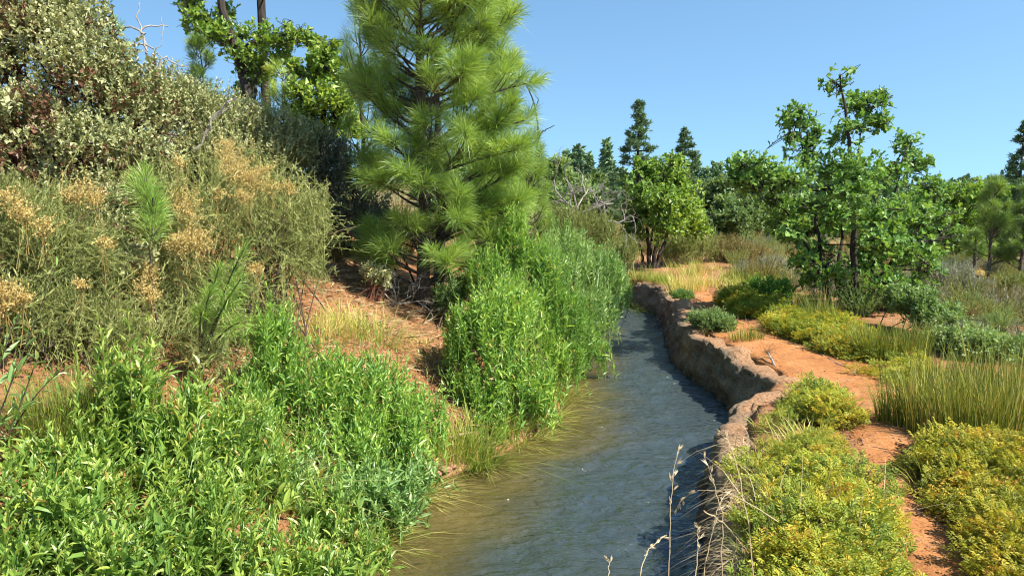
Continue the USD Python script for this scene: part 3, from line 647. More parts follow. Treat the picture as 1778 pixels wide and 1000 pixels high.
# the lighter oak at the bend of the canal
o = gthing("oak_tree", "small bushy yellow-green oak tree with dark fanned stems at the canal bend", "tree", 1130, 466)
Y = o.base[1]
trunks = [(tr([(1120, 468), (1108, 420), (1098, 370)], (0, .3)), .045, .012), (tr([(1128, 468), (1124, 410), (1118, 330), (1112, 300)]), .05, .012), (tr([(1134, 468), (1142, 400), (1150, 340), (1156, 290)], (0, -.2)), .055, .012),
          (tr([(1138, 468), (1160, 400), (1190, 340), (1200, 310)], (0, .2)), .05, .012), (tr([(1126, 468), (1132, 400), (1140, 330)], (0, .6)), .04, .012)]
lob = [(1150, 300, 46, 30, .2), (1112, 325, 40, 34, 0), (1180, 318, 36, 34, 0), (1196, 360, 38, 36, .2), (1152, 345, 52, 36, -.6), (1105, 372, 34, 36, .2), (1150, 385, 42, 26, -.5), (1206, 395, 26, 22, .1), (1098, 405, 26, 28, -.1), (1170, 278, 24, 20, .3), (1120, 290, 22, 20, .2)]
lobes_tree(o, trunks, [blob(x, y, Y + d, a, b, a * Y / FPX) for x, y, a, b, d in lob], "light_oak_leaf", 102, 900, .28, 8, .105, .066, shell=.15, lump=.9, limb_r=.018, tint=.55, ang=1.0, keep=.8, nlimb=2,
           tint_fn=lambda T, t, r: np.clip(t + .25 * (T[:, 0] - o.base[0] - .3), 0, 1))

# a row of background oaks: one is built, the others are turned and resized copies
def bg_oak(label, px, py_base, Y, seed, hgt, wid, look, group=None):
    p = at(px, py_base, Y); t = Thing("oak_tree", label, "tree", drop(p[0], p[1]), group); b = t.base; r = rg(seed)
    trunks = [([b + [0, 0, -.1], b + [r.normal(0, .15), r.normal(0, .15), hgt * .3], b + [q * wid * .25, r.normal(0, .3), hgt * .75]], .09, .02) for q in (-1, -.2, .5, 1)]
    lob = []
    for i in range(15):
        a = r.uniform(0, 6.28); h = r.uniform(.18, .95); q = wid * .5 * math.sqrt(max(.05, 1 - (h * 1.05 - .35) ** 2 * 2)) * r.uniform(.3, .9)
        lob.append((b + np.array([math.cos(a) * q, math.sin(a) * q, h * hgt]), np.array([.30, .30, .23]) * wid * r.uniform(.45, .8)))
    lobes_tree(t, trunks, lob, look, seed, 850, .35, 7, .20, .13, kind="q", shell=.3, limb_r=.03, tint=.5, nlimb=2, ttv=.2)
    return t
def top_h(px, py, Y):
    p = at(px, py, Y); return max(1.5, p[2] - float(H(p[0], p[1])))
bo = bg_oak("rounded mid-green oak at the left end of the background row, right of the yellow-green oak", 1262, 400, 30, 201, top_h(1262, 312, 30), 3.0, "far_oak_leaf")
bo2 = bg_oak("pale green broad oak seen behind the left branches of the many-stemmed oak", 1335, 400, 34, 202, top_h(1335, 310, 34), 3.8, "far_oak_leaf")
bo3 = bg_oak("light green oak rising behind the right branches of the many-stemmed oak", 1640, 400, 32, 203, top_h(1640, 318, 32), 3.6, "light_oak_leaf")
for src, px, Y, top, lab, rz, h0 in [
        (bo, 1300, 38, 318, "darker oak in the background row, third tree right of the canal bend", 60, 0), (bo2, 1400, 42, 322, "distant oak in the background row just left of the tall oak stems", 130, 0),
        (bo, 1240, 26, 345, "low oak crown in the background touching the yellow-green oak", 200, 0), (bo3, 1590, 36, 335, "distant pale oak filling the gap right of the tall oak stems", 80, 0),
        (bo, 1695, 44, 322, "far green oak behind the dark pines on the right", 20, 0), (bo2, 1560, 46, 330, "oak farthest back, seen through the tall oak crown", 250, 0),
        (bo3, 1365, 28, 352, "low light green oak behind the tan shrubs", 300, 0), (bo2, 1470, 40, 330, "background oak hidden mostly by the tall oak stems", 10, 0), (bo, 1040, 34, 330, "dark oak crown far behind the bleached dead shrub", 100, 0), (bo3, 1750, 52, 318, "pale oak at the right edge behind the dark pines", 190, 0)]:
    p = at(px, 400, Y); g = drop(p[0], p[1]); hh = top_h(px, top, Y); h_src = {id(bo): top_h(1262, 312, 30), id(bo2): top_h(1335, 310, 34), id(bo3): top_h(1640, 318, 32)}[id(src)]
    copy(src, g, rz, hh / h_src, lab)

# conifers against the sky
for px, top, Y, wpx, lab, seed, ex in [(1105, 176, 42, 46, "tall narrow dark conifer against the sky behind the yellow-green oak", 301, {}), (1185, 226, 46, 44, "second dark conifer, its tip above the right side of the yellow-green oak", 302, {}),
                                (1064, 300, 40, 15, "small dark conifer tip left of the tall narrow conifer", 303, {}), (1764, 214, 44, 36, "dark conifer at the right edge of the view rising above the pines", 304, {}), (1035, 322, 52, 12, "tiny far conifer tip beside the bleached dead branches", 305, {})]:
    p = at(px, 400, Y); g = drop(p[0], p[1]); t = Thing("conifer_tree", lab, "tree", g)
    hh = top_h(px, top, Y); conifer(t, hh, wpx * Y / FPX * 1.1, seed, first=.12, size=.27 if wpx > 20 else .22, dens=1.7, per=5)
for px, top, Y, wpx, lab, seed in [(1716, 305, 25, 58, "dark green pine with visible trunk standing right of the many-stemmed oak", 311), (1772, 330, 24, 46, "dark pine cut by the right edge of the view", 312), (1690, 395, 27, 26, "short dark pine at the left foot of the pine pair", 313)]:
    p = at(px, 470, Y); g = drop(p[0], p[1]); t = Thing("pine_tree", lab, "tree", g); R = wpx * Y / FPX
    pine(t, top_h(px, top, Y), lambda f, a, R=R: R * (1.05 - f) ** .8, seed, nL=.28, nn=50, step=.30, sub=8, trunk_r=.07, look="pine_needle", tint=.18, w=.009, sec=.42, first=.5)

# distant wooded ridge
r = rg(400)
def blob_tree(seed, conic):
    r = rg(seed); m = M(); n = 420
    u = r.random(n); a = r.uniform(0, 6.28, n)
    if conic: rad = 1.1 * (1 - u) ** .8 + .1; P = np.stack([np.cos(a) * rad, np.sin(a) * rad, u * 7.5 + .5], 1)
    else:
        d = nrm(r.normal(0, 1, (n, 3))); d[:, 2] = np.abs(d[:, 2]) * 1.2 - .2; P = d * (1.6 + .7 * meshkit.fbm(d * 2.3, 2, seed)[:, None]) + [0, 0, 2.2]
    leafs(m, P, nrm(r.normal(0, 1, (n, 3)) + [0, 0, .3]), r.normal(0, 1, (n, 3)), r.uniform(.5, 1.0, n), .38, np.clip(.5 + r.normal(0, .22, n), 0, 1))
    tubes(m, np.array([[0, 0, -.5], [0, 0, 3.0]]), .12, .05, .1)
    return m
N_ = 2600
yy = np.exp(r.uniform(math.log(75), math.log(430), N_)); xx = yy * r.uniform(-.12, .85, N_)
P = np.stack([xx, yy, H(xx, yy)], 1)
scatter("far_forest", [(blob_tree(1, 1), "far_needle"), (blob_tree(2, 0), "far_oak_leaf"), (blob_tree(3, 0), "far_oak_leaf"), (blob_tree(4, 0), "far_oak_leaf")], P, r, "far-off wood of dark conifers and round oaks along the low ridge", "forest", .45, .85, .03)

# brush between the canal bend and the background oaks
def bush(name, label, cat, px, py, Y, blobs, look, bark, seed, **k):
    t = bthing(name, label, cat, px, py, Y); shrub(t, [blob(*b) for b in blobs], look, bark, seed, **k); return t
FINE = dict(ang=.7, kind="q", out=.55, up=1.0, lump=.8, shell=.4, tl=.35, nl=16, L=.058, W=.014, low=-.3, lv=.25, twig_r=.003)
bush("brush_shrub", "wide tan and olive shrub right of the yellow-green oak stems", "shrub", 1190, 455, 18.5, [(1175, 432, 18.5, 40, 30, .7), (1210, 425, 19, 40, 28, .7)], "brush_leaf", "twig_bark", 501, ntw=520, **{**FINE, "L": .07, "W": .016})
bush("brush_shrub", "golden olive shrub in the middle distance above the green bank shrub", "shrub", 1280, 450, 19, [(1260, 430, 19.5, 46, 26, .7), (1305, 440, 19, 40, 24, .7)], "brown_brush_leaf", "twig_bark", 502, ntw=560, **{**FINE, "L": .07, "W": .016, "tint": .6})
bush("brush_shrub", "rounded tan shrub behind the willow tops left of the yellow-green oak", "shrub", 1020, 420, 13.5, [(1010, 388, 13.5, 60, 36, .8), (1050, 410, 13.2, 36, 36, .6), (955, 390, 13.8, 40, 40, .6)], "brush_leaf", "twig_bark", 503, ntw=900, **{**FINE, "L": .05, "W": .011})
bush("brush_shrub", "dark olive bush at the foot of the yellow-green oak", "shrub", 1090, 450, 16, [(1085, 435, 16, 26, 34, .5)], "brush_leaf", "twig_bark", 504, ntw=260, **{**FINE, "L": .06, "W": .013, "tint": .3})
bush("brush_shrub", "pale grass-like shrub strip below the background oaks left of the tall oak", "shrub", 1350, 460, 15, [(1345, 458, 15, 36, 20, .5), (1310, 465, 15.4, 40, 16, .5)], "grey_brush_leaf", "twig_bark", 505, ntw=420, **{**FINE, "L": .06, "W": .012})
bush("brush_shrub", "low tan shrub between the tall oak stems and the background oaks", "shrub", 1440, 455, 17, [(1400, 440, 18, 50, 22, .6), (1470, 450, 18, 60, 24, .6), (1540, 455, 17.5, 50, 24, .6)], "brown_brush_leaf", "twig_bark", 506, ntw=700, **{**FINE, "L": .07, "W": .016})
# right of the oak, the slope falling away
bush("brush_shrub", "large brown-olive shrub mound at the right edge below the dark pines", "shrub", 1730, 560, 12, [(1735, 535, 12, 60, 44, .7), (1775, 560, 11.5, 50, 50, .6), (1690, 545, 12.2, 40, 36, .5)], "brown_brush_leaf", "twig_bark", 507, ntw=1300, **{**FINE, "tint": .38, "L": .05, "W": .009})
bush("brush_shrub", "olive green rounded shrub at the right edge in front of the pine trunks", "shrub", 1765, 500, 15, [(1760, 492, 15, 44, 24, .6)], "brush_leaf", "twig_bark", 508, ntw=420, **{**FINE, "L": .06, "W": .012})
bush("brush_shrub", "silvery grey twiggy shrub right of the tall oak below the pines", "shrub", 1660, 490, 14, [(1650, 478, 14, 46, 28, .6), (1690, 500, 13.6, 40, 26, .5)], "grey_brush_leaf", "dead_wood", 509, ntw=520, nstem=80, **{**FINE, "keep": .7})
bush("brush_shrub", "small rusty brown shrub at the right foot of the tall oak crown", "shrub", 1612, 480, 14.5, [(1610, 470, 14.5, 22, 18, .3)], "litter_look", "twig_bark", 510, ntw=160, **{**FINE, "L": .05, "W": .014})
BROAD = dict(ang=1.0, kind="q", out=.8, up=.6, lump=.7, shell=.35, tl=.2, nl=12, lv=.25)
bush("snowberry_shrub", "pale green broad-leaved shrub directly right of the tall oak stems", "shrub", 1600, 560, 9.2, [(1590, 525, 9.3, 44, 34, .4), (1630, 550, 9.0, 50, 36, .4), (1560, 520, 9.6, 30, 30, .3)], "snowberry_leaf", "twig_bark", 511, ntw=620, L=.045, W=.032, **BROAD)
bush("snowberry_shrub", "pale green leafy shrub behind the big rush clump at the right", "shrub", 1690, 630, 8.0, [(1690, 595, 8.0, 56, 34, .4), (1745, 610, 7.8, 50, 34, .4), (1640, 590, 8.4, 40, 26, .3)], "snowberry_leaf", "twig_bark", 512, ntw=700, L=.045, W=.03, **BROAD)
bush("brush_shrub", "dry grey-brown shrub between the pale leafy shrubs and the brown mound", "shrub", 1690, 580, 10.2, [(1680, 570, 10.2, 40, 30, .5), (1730, 590, 10, 44, 28, .5)], "grey_brush_leaf", "twig_bark", 513, ntw=520, **{**FINE, "tint": .45})

# bank shrubs by the path
bush("bank_shrub", "dense green leafy shrub on the bank left of the tall oak, above the path", "shrub", 1335, 530, 11.8, [(1330, 505, 11.8, 42, 28, .4), (1360, 505, 11.9, 22, 24, .25)], "willow_leaf", "twig_bark", 514, ntw=420, L=.05, W=.024, tint=.35, **BROAD)
bush("bank_shrub", "grey-green feathery shrub on the bank edge above the grey wall", "shrub", 1240, 575, 9.9, [(1235, 552, 9.9, 36, 22, .28), (1262, 560, 9.7, 24, 20, .2), (1208, 550, 10.1, 18, 16, .2)], "snowberry_leaf", "green_stem", 515, ntw=420, L=.045, W=.012, tint=.5, **{**BROAD, "kind": "q"})
bush("bank_shrub", "dark grey-green bush hanging over the far end of the grey wall", "shrub", 1185, 520, 12.8, [(1185, 512, 12.8, 24, 12, .25)], "grey_willow_leaf", "twig_bark", 516, ntw=220, L=.05, W=.014, tint=.2, **{**BROAD, "kind": "q"})

def clover_sprig(seed, h=.20, rad=.17, ntw=34):
    r = rg(seed); m = M(); a = r.uniform(0, 6.28, ntw); q = rad * np.sqrt(r.random(ntw))
    S = np.stack([np.cos(a) * q * .4, np.sin(a) * q * .4, np.zeros(ntw) - .03], 1)
    T = np.stack([np.cos(a) * q * 1.3, np.sin(a) * q * 1.3, h * r.uniform(.45, 1.1, ntw) * (1 - .35 * (q / rad) ** 2)], 1)
    C = (S + T) / 2 + np.array([0, 0, .03]); tubes(m, bez(S, C, T, 4), .0025, .0015, .05, 3)
    ti = np.clip(r.normal(.42, .17, ntw), 0, .95)
    for i in range(ntw):       # a rosette of pinnate leaves at the tip
        k = 8; az = np.arange(k) * 2.4 + r.uniform(0, 6); el = r.uniform(.1, .9, k)
        D = np.stack([np.cos(az) * np.cos(el), np.sin(az) * np.cos(el), np.sin(el)], 1); B = T[i] - np.array([0, 0, 1.0]) * (r.random((k, 1)) * .07)
        L = r.uniform(.045, .075, k); N = np.array([0, 0, 1.0]) + r.normal(0, .3, (k, 3)); N = nrm(N - D * (N * D).sum(1, keepdims=True)); Sd = np.cross(D, N)
        for t, l, w in ((.25, .34, .13), (.48, .40, .14), (.70, .30, .12)):
            for s_ in (-1, 1): leafs(m, B + D * (L * t)[:, None] - N * .004, nrm(D * .7 + s_ * Sd * .75 - N * .15), N, L * l, L * w, ti[i] + r.normal(0, .06), "q")
        leafs(m, B + D * (L * .65)[:, None], D - N * .2, N, L * .42, L * .16, ti[i] + .05, "q")
    return m
SPR = [(clover_sprig(i + 900), "clover_leaf") for i in range(3)] + [(clover_sprig(911, .26, .15), "clover_leaf")]
r = rg(600)
def patch(label, poly, n, smin=.8, smax=1.3, extra=0, spr=SPR): 
    P = poly_points(poly, n, r); k = n // 3; E = P[r.integers(0, n, k)] + r.normal(0, .16, (k, 3)) * [1, 1, 0]; P[:, :2] += r.normal(0, .05, (n, 2)); P = np.vstack([P, E]); P[:, 2] = H(P[:, 0], P[:, 1]) - .02 * r.random(n + k)
    k2 = (shapely.distance(shapely.points(P[:, :2]), shapely.LineString(PATH[:, :2])) > .24); P = P[k2]
    return scatter("ground_cover", spr, P, r, label, "ground cover", smin * .7, smax, .3)
patch("yellow-green ferny ground cover filling the bank between the canal wall and the narrow path", [(1362, 890), (1400, 850), (1440, 828), (1470, 842), (1492, 890), (1515, 950), (1535, 1020), (1550, 1120), (1560, 1300), (1350, 1300), (1338, 1000), (1345, 930)], 150, .75, 1.15)
patch("golden ferny ground cover right of the narrow path in the near right corner", [(1612, 812), (1660, 790), (1778, 800), (1950, 840), (1950, 1300), (1790, 1200), (1735, 1060), (1712, 970), (1650, 870)], 230, .75, 1.15, spr=[(m_, "gold_clover_leaf") for m_, _ in SPR])
patch("small dark-stemmed leafy mound at the broken end of the canal wall", [(1352, 735), (1385, 700), (1430, 705), (1448, 730), (1410, 760), (1360, 765)], 13, .9, 1.2)
patch("sparse ferny sprigs on bare soil between the wall end mound and the near ground cover", [(1350, 770), (1440, 745), (1465, 800), (1440, 850), (1370, 870)], 16, .5, .9)
patch("green-gold ferny strip edging the far side of the orange path below the tall oak", [(1272, 548), (1340, 556), (1370, 585), (1440, 612), (1500, 632), (1530, 622), (1490, 590), (1420, 572), (1350, 552), (1300, 540)], 120, .8, 1.2)
patch("small ferny mound beside the far end of the orange path", [(1248, 530), (1300, 522), (1330, 536), (1300, 546), (1252, 545)], 46, 1.0, 1.5)
patch("thin ferny sprigs at the foot of the rush clumps right of the path", [(1535, 650), (1580, 645), (1600, 668), (1560, 672)], 16, .6, .9)

# rush clumps: upright, olive, each a clump of its own
RUSH = dict(look="rush_blade", w=.0065, spread=.26, bend=.35, tv=.26, name="stalks", segs=3)
for i, (px, py, n, rad, h, lab, tint) in enumerate([
        (1555, 735, 260, .14, .34, "short thin rush clump nearest the orange path at the left of the big rushes", .4), (1610, 745, 520, .22, .42, "tall olive rush clump at the front left of the big rushes", .5),
        (1680, 760, 620, .25, .44, "tall yellowish rush clump in the front middle of the big rushes", .62), (1752, 765, 560, .25, .45, "tall rush clump at the right edge above the golden ground cover", .55),
        (1640, 700, 460, .24, .40, "olive rush clump in the back row of the big rushes, left", .45), (1720, 705, 520, .26, .42, "olive rush clump in the back row of the big rushes, right", .5), (1790, 715, 380, .24, .42, "rush clump cut by the right edge of the view", .5),
        (1520, 622, 420, .22, .38, "dark olive rush clump beside the path below the oak stems", .4), (1570, 625, 420, .24, .38, "dark olive rush clump right of the oak stems", .42), (1428, 572, 420, .20, .40, "rush clump standing left of the oak stems", .5),
        (1295, 592, 300, .20, .17, "short rush tuft on the bare bank above the grey wall", .45), (1330, 500, 380, .35, .42, "yellowish rush growth behind the green bank shrub", .6), (1275, 490, 260, .3, .35, "thin pale rush growth left of the green bank shrub", .65)]):
    t = gthing("rush_clump", lab, "rushes", px, py); tuft(t, n, rad, h, 700 + i, tint=tint, **RUSH)
# grass on the far bank and along the edges
for i, (px, py, n, rad, h, tint, lab, sp, dr) in enumerate([
        (1110, 530, 700, .45, .30, .52, "bright green grass clump on the far bank where the canal bends", .7, (0, -.2)), (1145, 535, 500, .35, .32, .58, "yellow-green grass hanging over the water left of the grey wall end", .8, (-.2, -.4)),
        (1190, 505, 420, .40, .42, .78, "pale dry grass clump above the far end of the grey wall", .45, (0, 0)), (1145, 490, 260, .3, .26, .35, "leafy green clump at the foot of the yellow-green oak", .6, (0, 0)), (1085, 520, 360, .35, .25, .6, "yellow grass strip between the willow and the canal bend", .7, (.2, -.2)),
        (1400, 770, 80, .14, .22, .88, "dry pale grass tuft at the broken end of the canal wall", .8, (-.3, 0)), (1365, 790, 60, .12, .2, .6, "thin green grass tuft behind the rounded wall end", .6, (-.1, 0)), (1375, 470, 240, .4, .4, .8, "pale grass clump left of the tall oak foliage", .5, (0, 0)),
        (1575, 720, 60, .16, .30, .8, "sparse dry grass tuft leaning over the path from the rushes", 1.0, (-.6, 0)), (1610, 850, 40, .10, .24, .8, "sparse dry stalks beside the narrow path", .8, (-.2, 0))]):
    t = gthing("grass_clump", lab, "grass", px, py); tuft(t, n, rad, h, 750 + i, tint=tint, w=.006, spread=sp, bend=.9, dirn=dr)

# rough dry grass and low brush growth on the ground away from the path
def grass_sprig(seed, n=46, h=.3, rad=.16, w=.006, t=.6):
    r = rg(seed); a = r.uniform(0, 6.28, n); q = rad * np.sqrt(r.random(n)); B = np.stack([np.cos(a) * q, np.sin(a) * q, np.full(n, -.03)], 1); m = M()
    blades(m, B, h * np.exp(r.normal(-.1, .3, n)), np.stack([np.cos(a), np.sin(a)], 1) * .5 + r.normal(0, .2, (n, 2)), w, r, t, .8, .2, 3); return m
def brush_sprig(seed, n=60, h=.42, rad=.24):
    r = rg(seed); a = r.uniform(0, 6.28, n); q = rad * np.sqrt(r.random(n)); S = np.stack([np.cos(a) * q * .3, np.sin(a) * q * .3, np.full(n, -.03)], 1)
    T = np.stack([np.cos(a) * q * 1.3, np.sin(a) * q * 1.3, h * r.uniform(.4, 1, n)], 1); m = M(); C = (S + T) / 2 + [0, 0, .05]
    tubes(m, bez(S, C, T, 4), .003, .0015, .3, 3); twig_leaves(m, S, C, T, 22, .035, .009, .7, "q", r.normal(.5, .15, n), r, t0=.25); return m
r = rg(610)
def area(poly, n, clear=.6): 
    P = shapely.Polygon(poly); x0, y0, x1, y1 = P.bounds; q = np.stack([r.uniform(x0, x1, 6 * n), r.uniform(y0, y1, 6 * n)], 1); p = shapely.points(q)
    d = np.minimum(shapely.distance(p, LL), shapely.distance(p, RL)); k = shapely.contains(P, p) & ~shapely.contains(CANAL, p) & (d > .3) & (shapely.distance(p, shapely.LineString(PATH[:, :2])) > clear)
    q = q[k][:n]; return np.concatenate([q, H(q[:, 0], q[:, 1])[:, None]], 1)
scatter("dry_grass", [(grass_sprig(1, t=.7), "grass_blade"), (grass_sprig(2, t=.5), "grass_blade"), (grass_sprig(3, t=.8, h=.22), "grass_blade")], area([(2.9, 12.5), (4.2, 10), (6, 9), (30, 20), (40, 45), (-6, 45), (-2, 19), (2, 17.2), (3.4, 14)], 1500, .32), r, "dry yellowish grass growth over the flat ground beyond the canal bend", "grass", .45, .95)
scatter("low_brush", [(brush_sprig(4), "brush_leaf"), (brush_sprig(5), "brush_leaf"), (brush_sprig(14), "snowberry_leaf"), (brush_sprig(15), "brown_brush_leaf"), (brush_sprig(6), "grey_brush_leaf")], area([(4.3, 9.5), (5.2, 7), (9, 6), (34, 20), (34, 36), (3, 30), (3.8, 16)], 800), r, "low mixed brush covering the slope right of the path and beyond the tall oak", "brush", .7, 1.5)
scatter("slope_brush", [(brush_sprig(7), "brush_leaf"), (brush_sprig(8), "brown_brush_leaf"), (grass_sprig(9, t=.75), "grass_blade")], area([(-2.5, 7.4), (-12, 6), (-14, 30), (-3, 30), (-1.5, 16), (-1.6, 9.5)], 1000), r, "low brush and dry grass between the larger shrubs of the left slope", "brush", .8, 1.5)

# pebbles and crumbs of earth on the path
r = rg(620)
def pebble(seed):
    s3 = trimesh.creation.icosphere(1); v = s3.vertices * (1 + .6 * (meshkit.fbm(s3.vertices * 1.3 + seed, 2, seed)[:, None] - .5)) * [1.2, .9, .6]; return (v, s3.faces)
n = 900; s = r.integers(0, len(pc), n); off = r.normal(0, .55, n) * pc[s, 2] * 1.3; P = np.concatenate([pc[s, :2] + no[s] * off[:, None], np.zeros((n, 1))], 1); P[:, 2] = H(P[:, 0], P[:, 1]) + .017
P = P[(P[:, 1] > 2.8) & (P[:, 1] < 14)]
scatter("pebbles", [(pebble(1), "stone"), (pebble(2), "path_soil"), (pebble(3), "stone")], P, r, "small pebbles and crumbs of earth scattered on the orange path", "pebbles", .004, .016, .5)

for i, (px, py, n, rad, h, tint, lab) in enumerate([
        (1275, 512, 260, .30, .26, .55, "yellow-green grass clump at the far end of the orange path, left"), (1300, 500, 300, .35, .34, .6, "yellow-green grass clump behind the ferny mound at the far path end"), (1390, 530, 300, .35, .30, .62, "tan-green grass clump between the green bank shrub and the tall oak stems"), (1410, 552, 220, .25, .26, .55, "green grass clump at the left foot of the tall oak stems"),
        (1370, 548, 200, .25, .22, .6, "low grass clump in front of the green bank shrub"), (1235, 498, 260, .35, .32, .75, "pale grass clump beside the far bend of the path"), (1205, 478, 260, .4, .36, .6, "tall yellow-green grass right of the yellow-green oak stems"), (1160, 515, 240, .3, .26, .5, "green grass clump above the far end of the grey wall"),
        (1330, 745, 46, .10, .16, .85, "small dry grass tuft spilling over the broken wall end"), (1215, 618, 40, .08, .12, .8, "small dry tuft on the wall top near its far part"), (1290, 640, 36, .08, .10, .85, "sparse dry tuft on the wall top near the weathered twig")]):
    t = gthing("grass_clump", lab, "grass", px, py); tuft(t, n, rad, h, 780 + i, tint=tint, w=.006, spread=.7, bend=.9)

for i, (px, py, n, rad, h, tint, lab) in enumerate([(1348, 870, 60, .12, .22, .5, "small green and straw grass tuft at the wall side of the near ground cover, upper"), (1340, 925, 70, .12, .24, .7, "dry grass tuft at the wall side of the near ground cover, middle"), (1332, 985, 60, .12, .24, .45, "green grass tuft at the wall side of the near ground cover, lower"), (1318, 800, 50, .10, .14, .85, "short dry grass tuft on top of the rounded wall end")]):
    t = gthing("grass_clump", lab, "grass", px, py); tuft(t, n, rad, h, 795 + i, tint=tint, w=.005, spread=.8, bend=.9, dirn=(-.3, 0))
r = rg(630); n = 320; s = r.integers(0, len(pc), n); off = r.choice([-1, 1], n) * r.uniform(.3, 1.5, n) * pc[s, 2]; q = pc[s, :2] + no[s] * off[:, None]; k = (q[:, 1] > 2.8) & (q[:, 1] < 13) & (shapely.distance(shapely.points(q), RL) > .3); q = q[k]
B = np.concatenate([q, H(q[:, 0], q[:, 1])[:, None] + .018], 1); a = r.uniform(0, 6.28, len(q)); D = np.stack([np.cos(a), np.sin(a), r.uniform(0, .15, len(q))], 1) * r.uniform(.04, .16, len(q))[:, None]; m = M()
tubes(m, bez(B, B + D * .5 + r.normal(0, .012, (len(q), 3)) * [1, 1, .3], B + D, 4), .003, .0015, .5, 4)
tag(put("/World/fallen_twigs", m, "twig_bark"), "small dead twigs strewn along the edges of the orange path", "twigs", kind="stuff")

# ================================================================ LEFT BANK
def lshrub(name, label, cat, px, py, Y, blobs, look, bark, seed, **k):
    p = at(px, py, Y); t = Thing(name, label, cat, drop(p[0], p[1]))
    res = shrub(t, [blob(*b) for b in blobs], look, bark, seed, **k)
    return t, res

# ponderosa-like pines above the bank
o = Thing("pine_tree", "big young long-needled pine with two trunks standing on the left bank", "tree", drop(at(735, 525, 8.8)[0], 8.8))
pine(o, 5.6, lambda f, a: (1.12 if f < .62 else 1.12 - 1.7 * (f - .62)) * (0.86 + .2 * math.cos(a - .2)), 819, nL=.255, nn=76, step=.22, per=(6, 7), first=.38, sub=9, trunk_r=.085, tint=.62, w=.0050, sec=.36, two=(.16, .25, 0), rise=(.05, .55), extra=.25)
o = Thing("pine_tree", "second long-needled pine behind the right side of the big pine", "tree", drop(at(858, 470, 10.6)[0], 10.6))
pine(o, 4.55, lambda f, a: .66 * (1.08 - f) ** .55, 802, nL=.24, nn=72, step=.27, per=(4, 5), first=.5, sub=6, trunk_r=.06, tint=.48, w=.0066, sec=.30, rise=(.4, 1.0))
o = Thing("pine_tree", "small olive pine leaning beside the burnt snag right of the big pine", "tree", drop(at(918, 440, 12)[0], 12))
pine(o, 2.55, lambda f, a: .52 * (1.1 - f) ** .5, 803, nL=.22, nn=70, step=.25, per=(4, 5), first=.3, sub=7, trunk_r=.045, tint=.36, w=.0045, sec=.3)
o = Thing("pine_tree", "thin dark pine stems rising at the left edge of the big pine crown", "tree", drop(at(632, 420, 10.4)[0], 10.4))
pine(o, 4.0, lambda f, a: .50 * (1.1 - f) ** .4, 804, nL=.22, nn=75, step=.30, per=(3, 5), first=.8, sub=6, trunk_r=.04, tint=.28, w=.004, sec=.28, rise=(.5, 1.1))
o = Thing("pine_tree", "yellow-green pine on the skyline below the bare dark trunk", "tree", drop(at(495, 250, 14)[0], 14))
pine(o, max(1.5, at(500, 120, 14)[2] - o.base[2]), lambda f, a: .55 * (1.1 - f) ** .5, 805, nL=.22, nn=60, step=.25, per=(4, 5), first=.2, sub=8, trunk_r=.05, tint=.72, w=.006, sec=.32)
o = Thing("pine_tree", "dark bushy pine behind the leaning oak trunk on the skyline", "tree", drop(at(358, 220, 16)[0], 16))
pine(o, max(1.5, at(352, 66, 16)[2] - o.base[2]), lambda f, a: .62 * (1.1 - f) ** .5, 806, nL=.24, nn=60, step=.26, per=(4, 6), first=.2, sub=8, trunk_r=.05, tint=.36, w=.007, sec=.34)
o = Thing("pine_tree", "small pine tip poking up behind the pale manzanita crown", "tree", drop(at(200, 120, 12.5)[0], 12.5))
pine(o, max(1.2, at(203, 28, 12.5)[2] - o.base[2]), lambda f, a: .35 * (1.1 - f) ** .5, 807, nL=.2, nn=60, step=.24, per=(3, 5), first=.2, sub=8, trunk_r=.03, tint=.55, w=.005, sec=.3)
# pine saplings among the brush
for px, py, Y, h, lab, seed in [(262, 440, 5.6, .78, "bright green pine sapling growing out of the tan brush, upper one", 811)]:
    o = Thing("pine_sapling", lab, "sapling", drop(at(px, py, Y)[0], Y)); top = at(268, 300, Y)
    hh = top[2] - o.base[2]; pine(o, hh, lambda f, a: .16 * (1.1 - f), seed, nL=.20, nn=70, step=.13, per=(2, 3), first=max(.1, hh - .36), sub=2, trunk_r=.012, tint=.6, look="young_needle", w=.004, sec=.22, back=.16)
o = Thing("pine_sapling", "arching bright green pine sapling shoots right of the tan seed heads, lower one", "sapling", drop(at(345, 560, 5.7)[0], 5.7))
r = rg(812); bm, nm = M(), M(); Pn, An = [], []
for tip in [(425, 430, 5.35), (418, 485, 5.25), (415, 560, 5.2), (380, 465, 5.4), (398, 520, 5.3), (365, 505, 5.3), (350, 540, 5.3)]:
    T = at(*tip); B = o.base; C = (B + T) / 2 + np.array([-.02, 0, .12]); bp = bez(B[None], C[None], T[None], 9); tubes(bm, bp, .012, .005)
    for t in (8, 7, 6): Pn.append(bp[0, t]); An.append(nrm(bp[0, t] - bp[0, t - 1]) * .9 + [0, 0, .2])
needles(nm, np.array(Pn), nrm(np.array(An)), 62, .17, r, .6, .004, .14, cone=1.35); o.part("branches", bm, "pine_bark"); o.part("needles", nm, "young_needle")

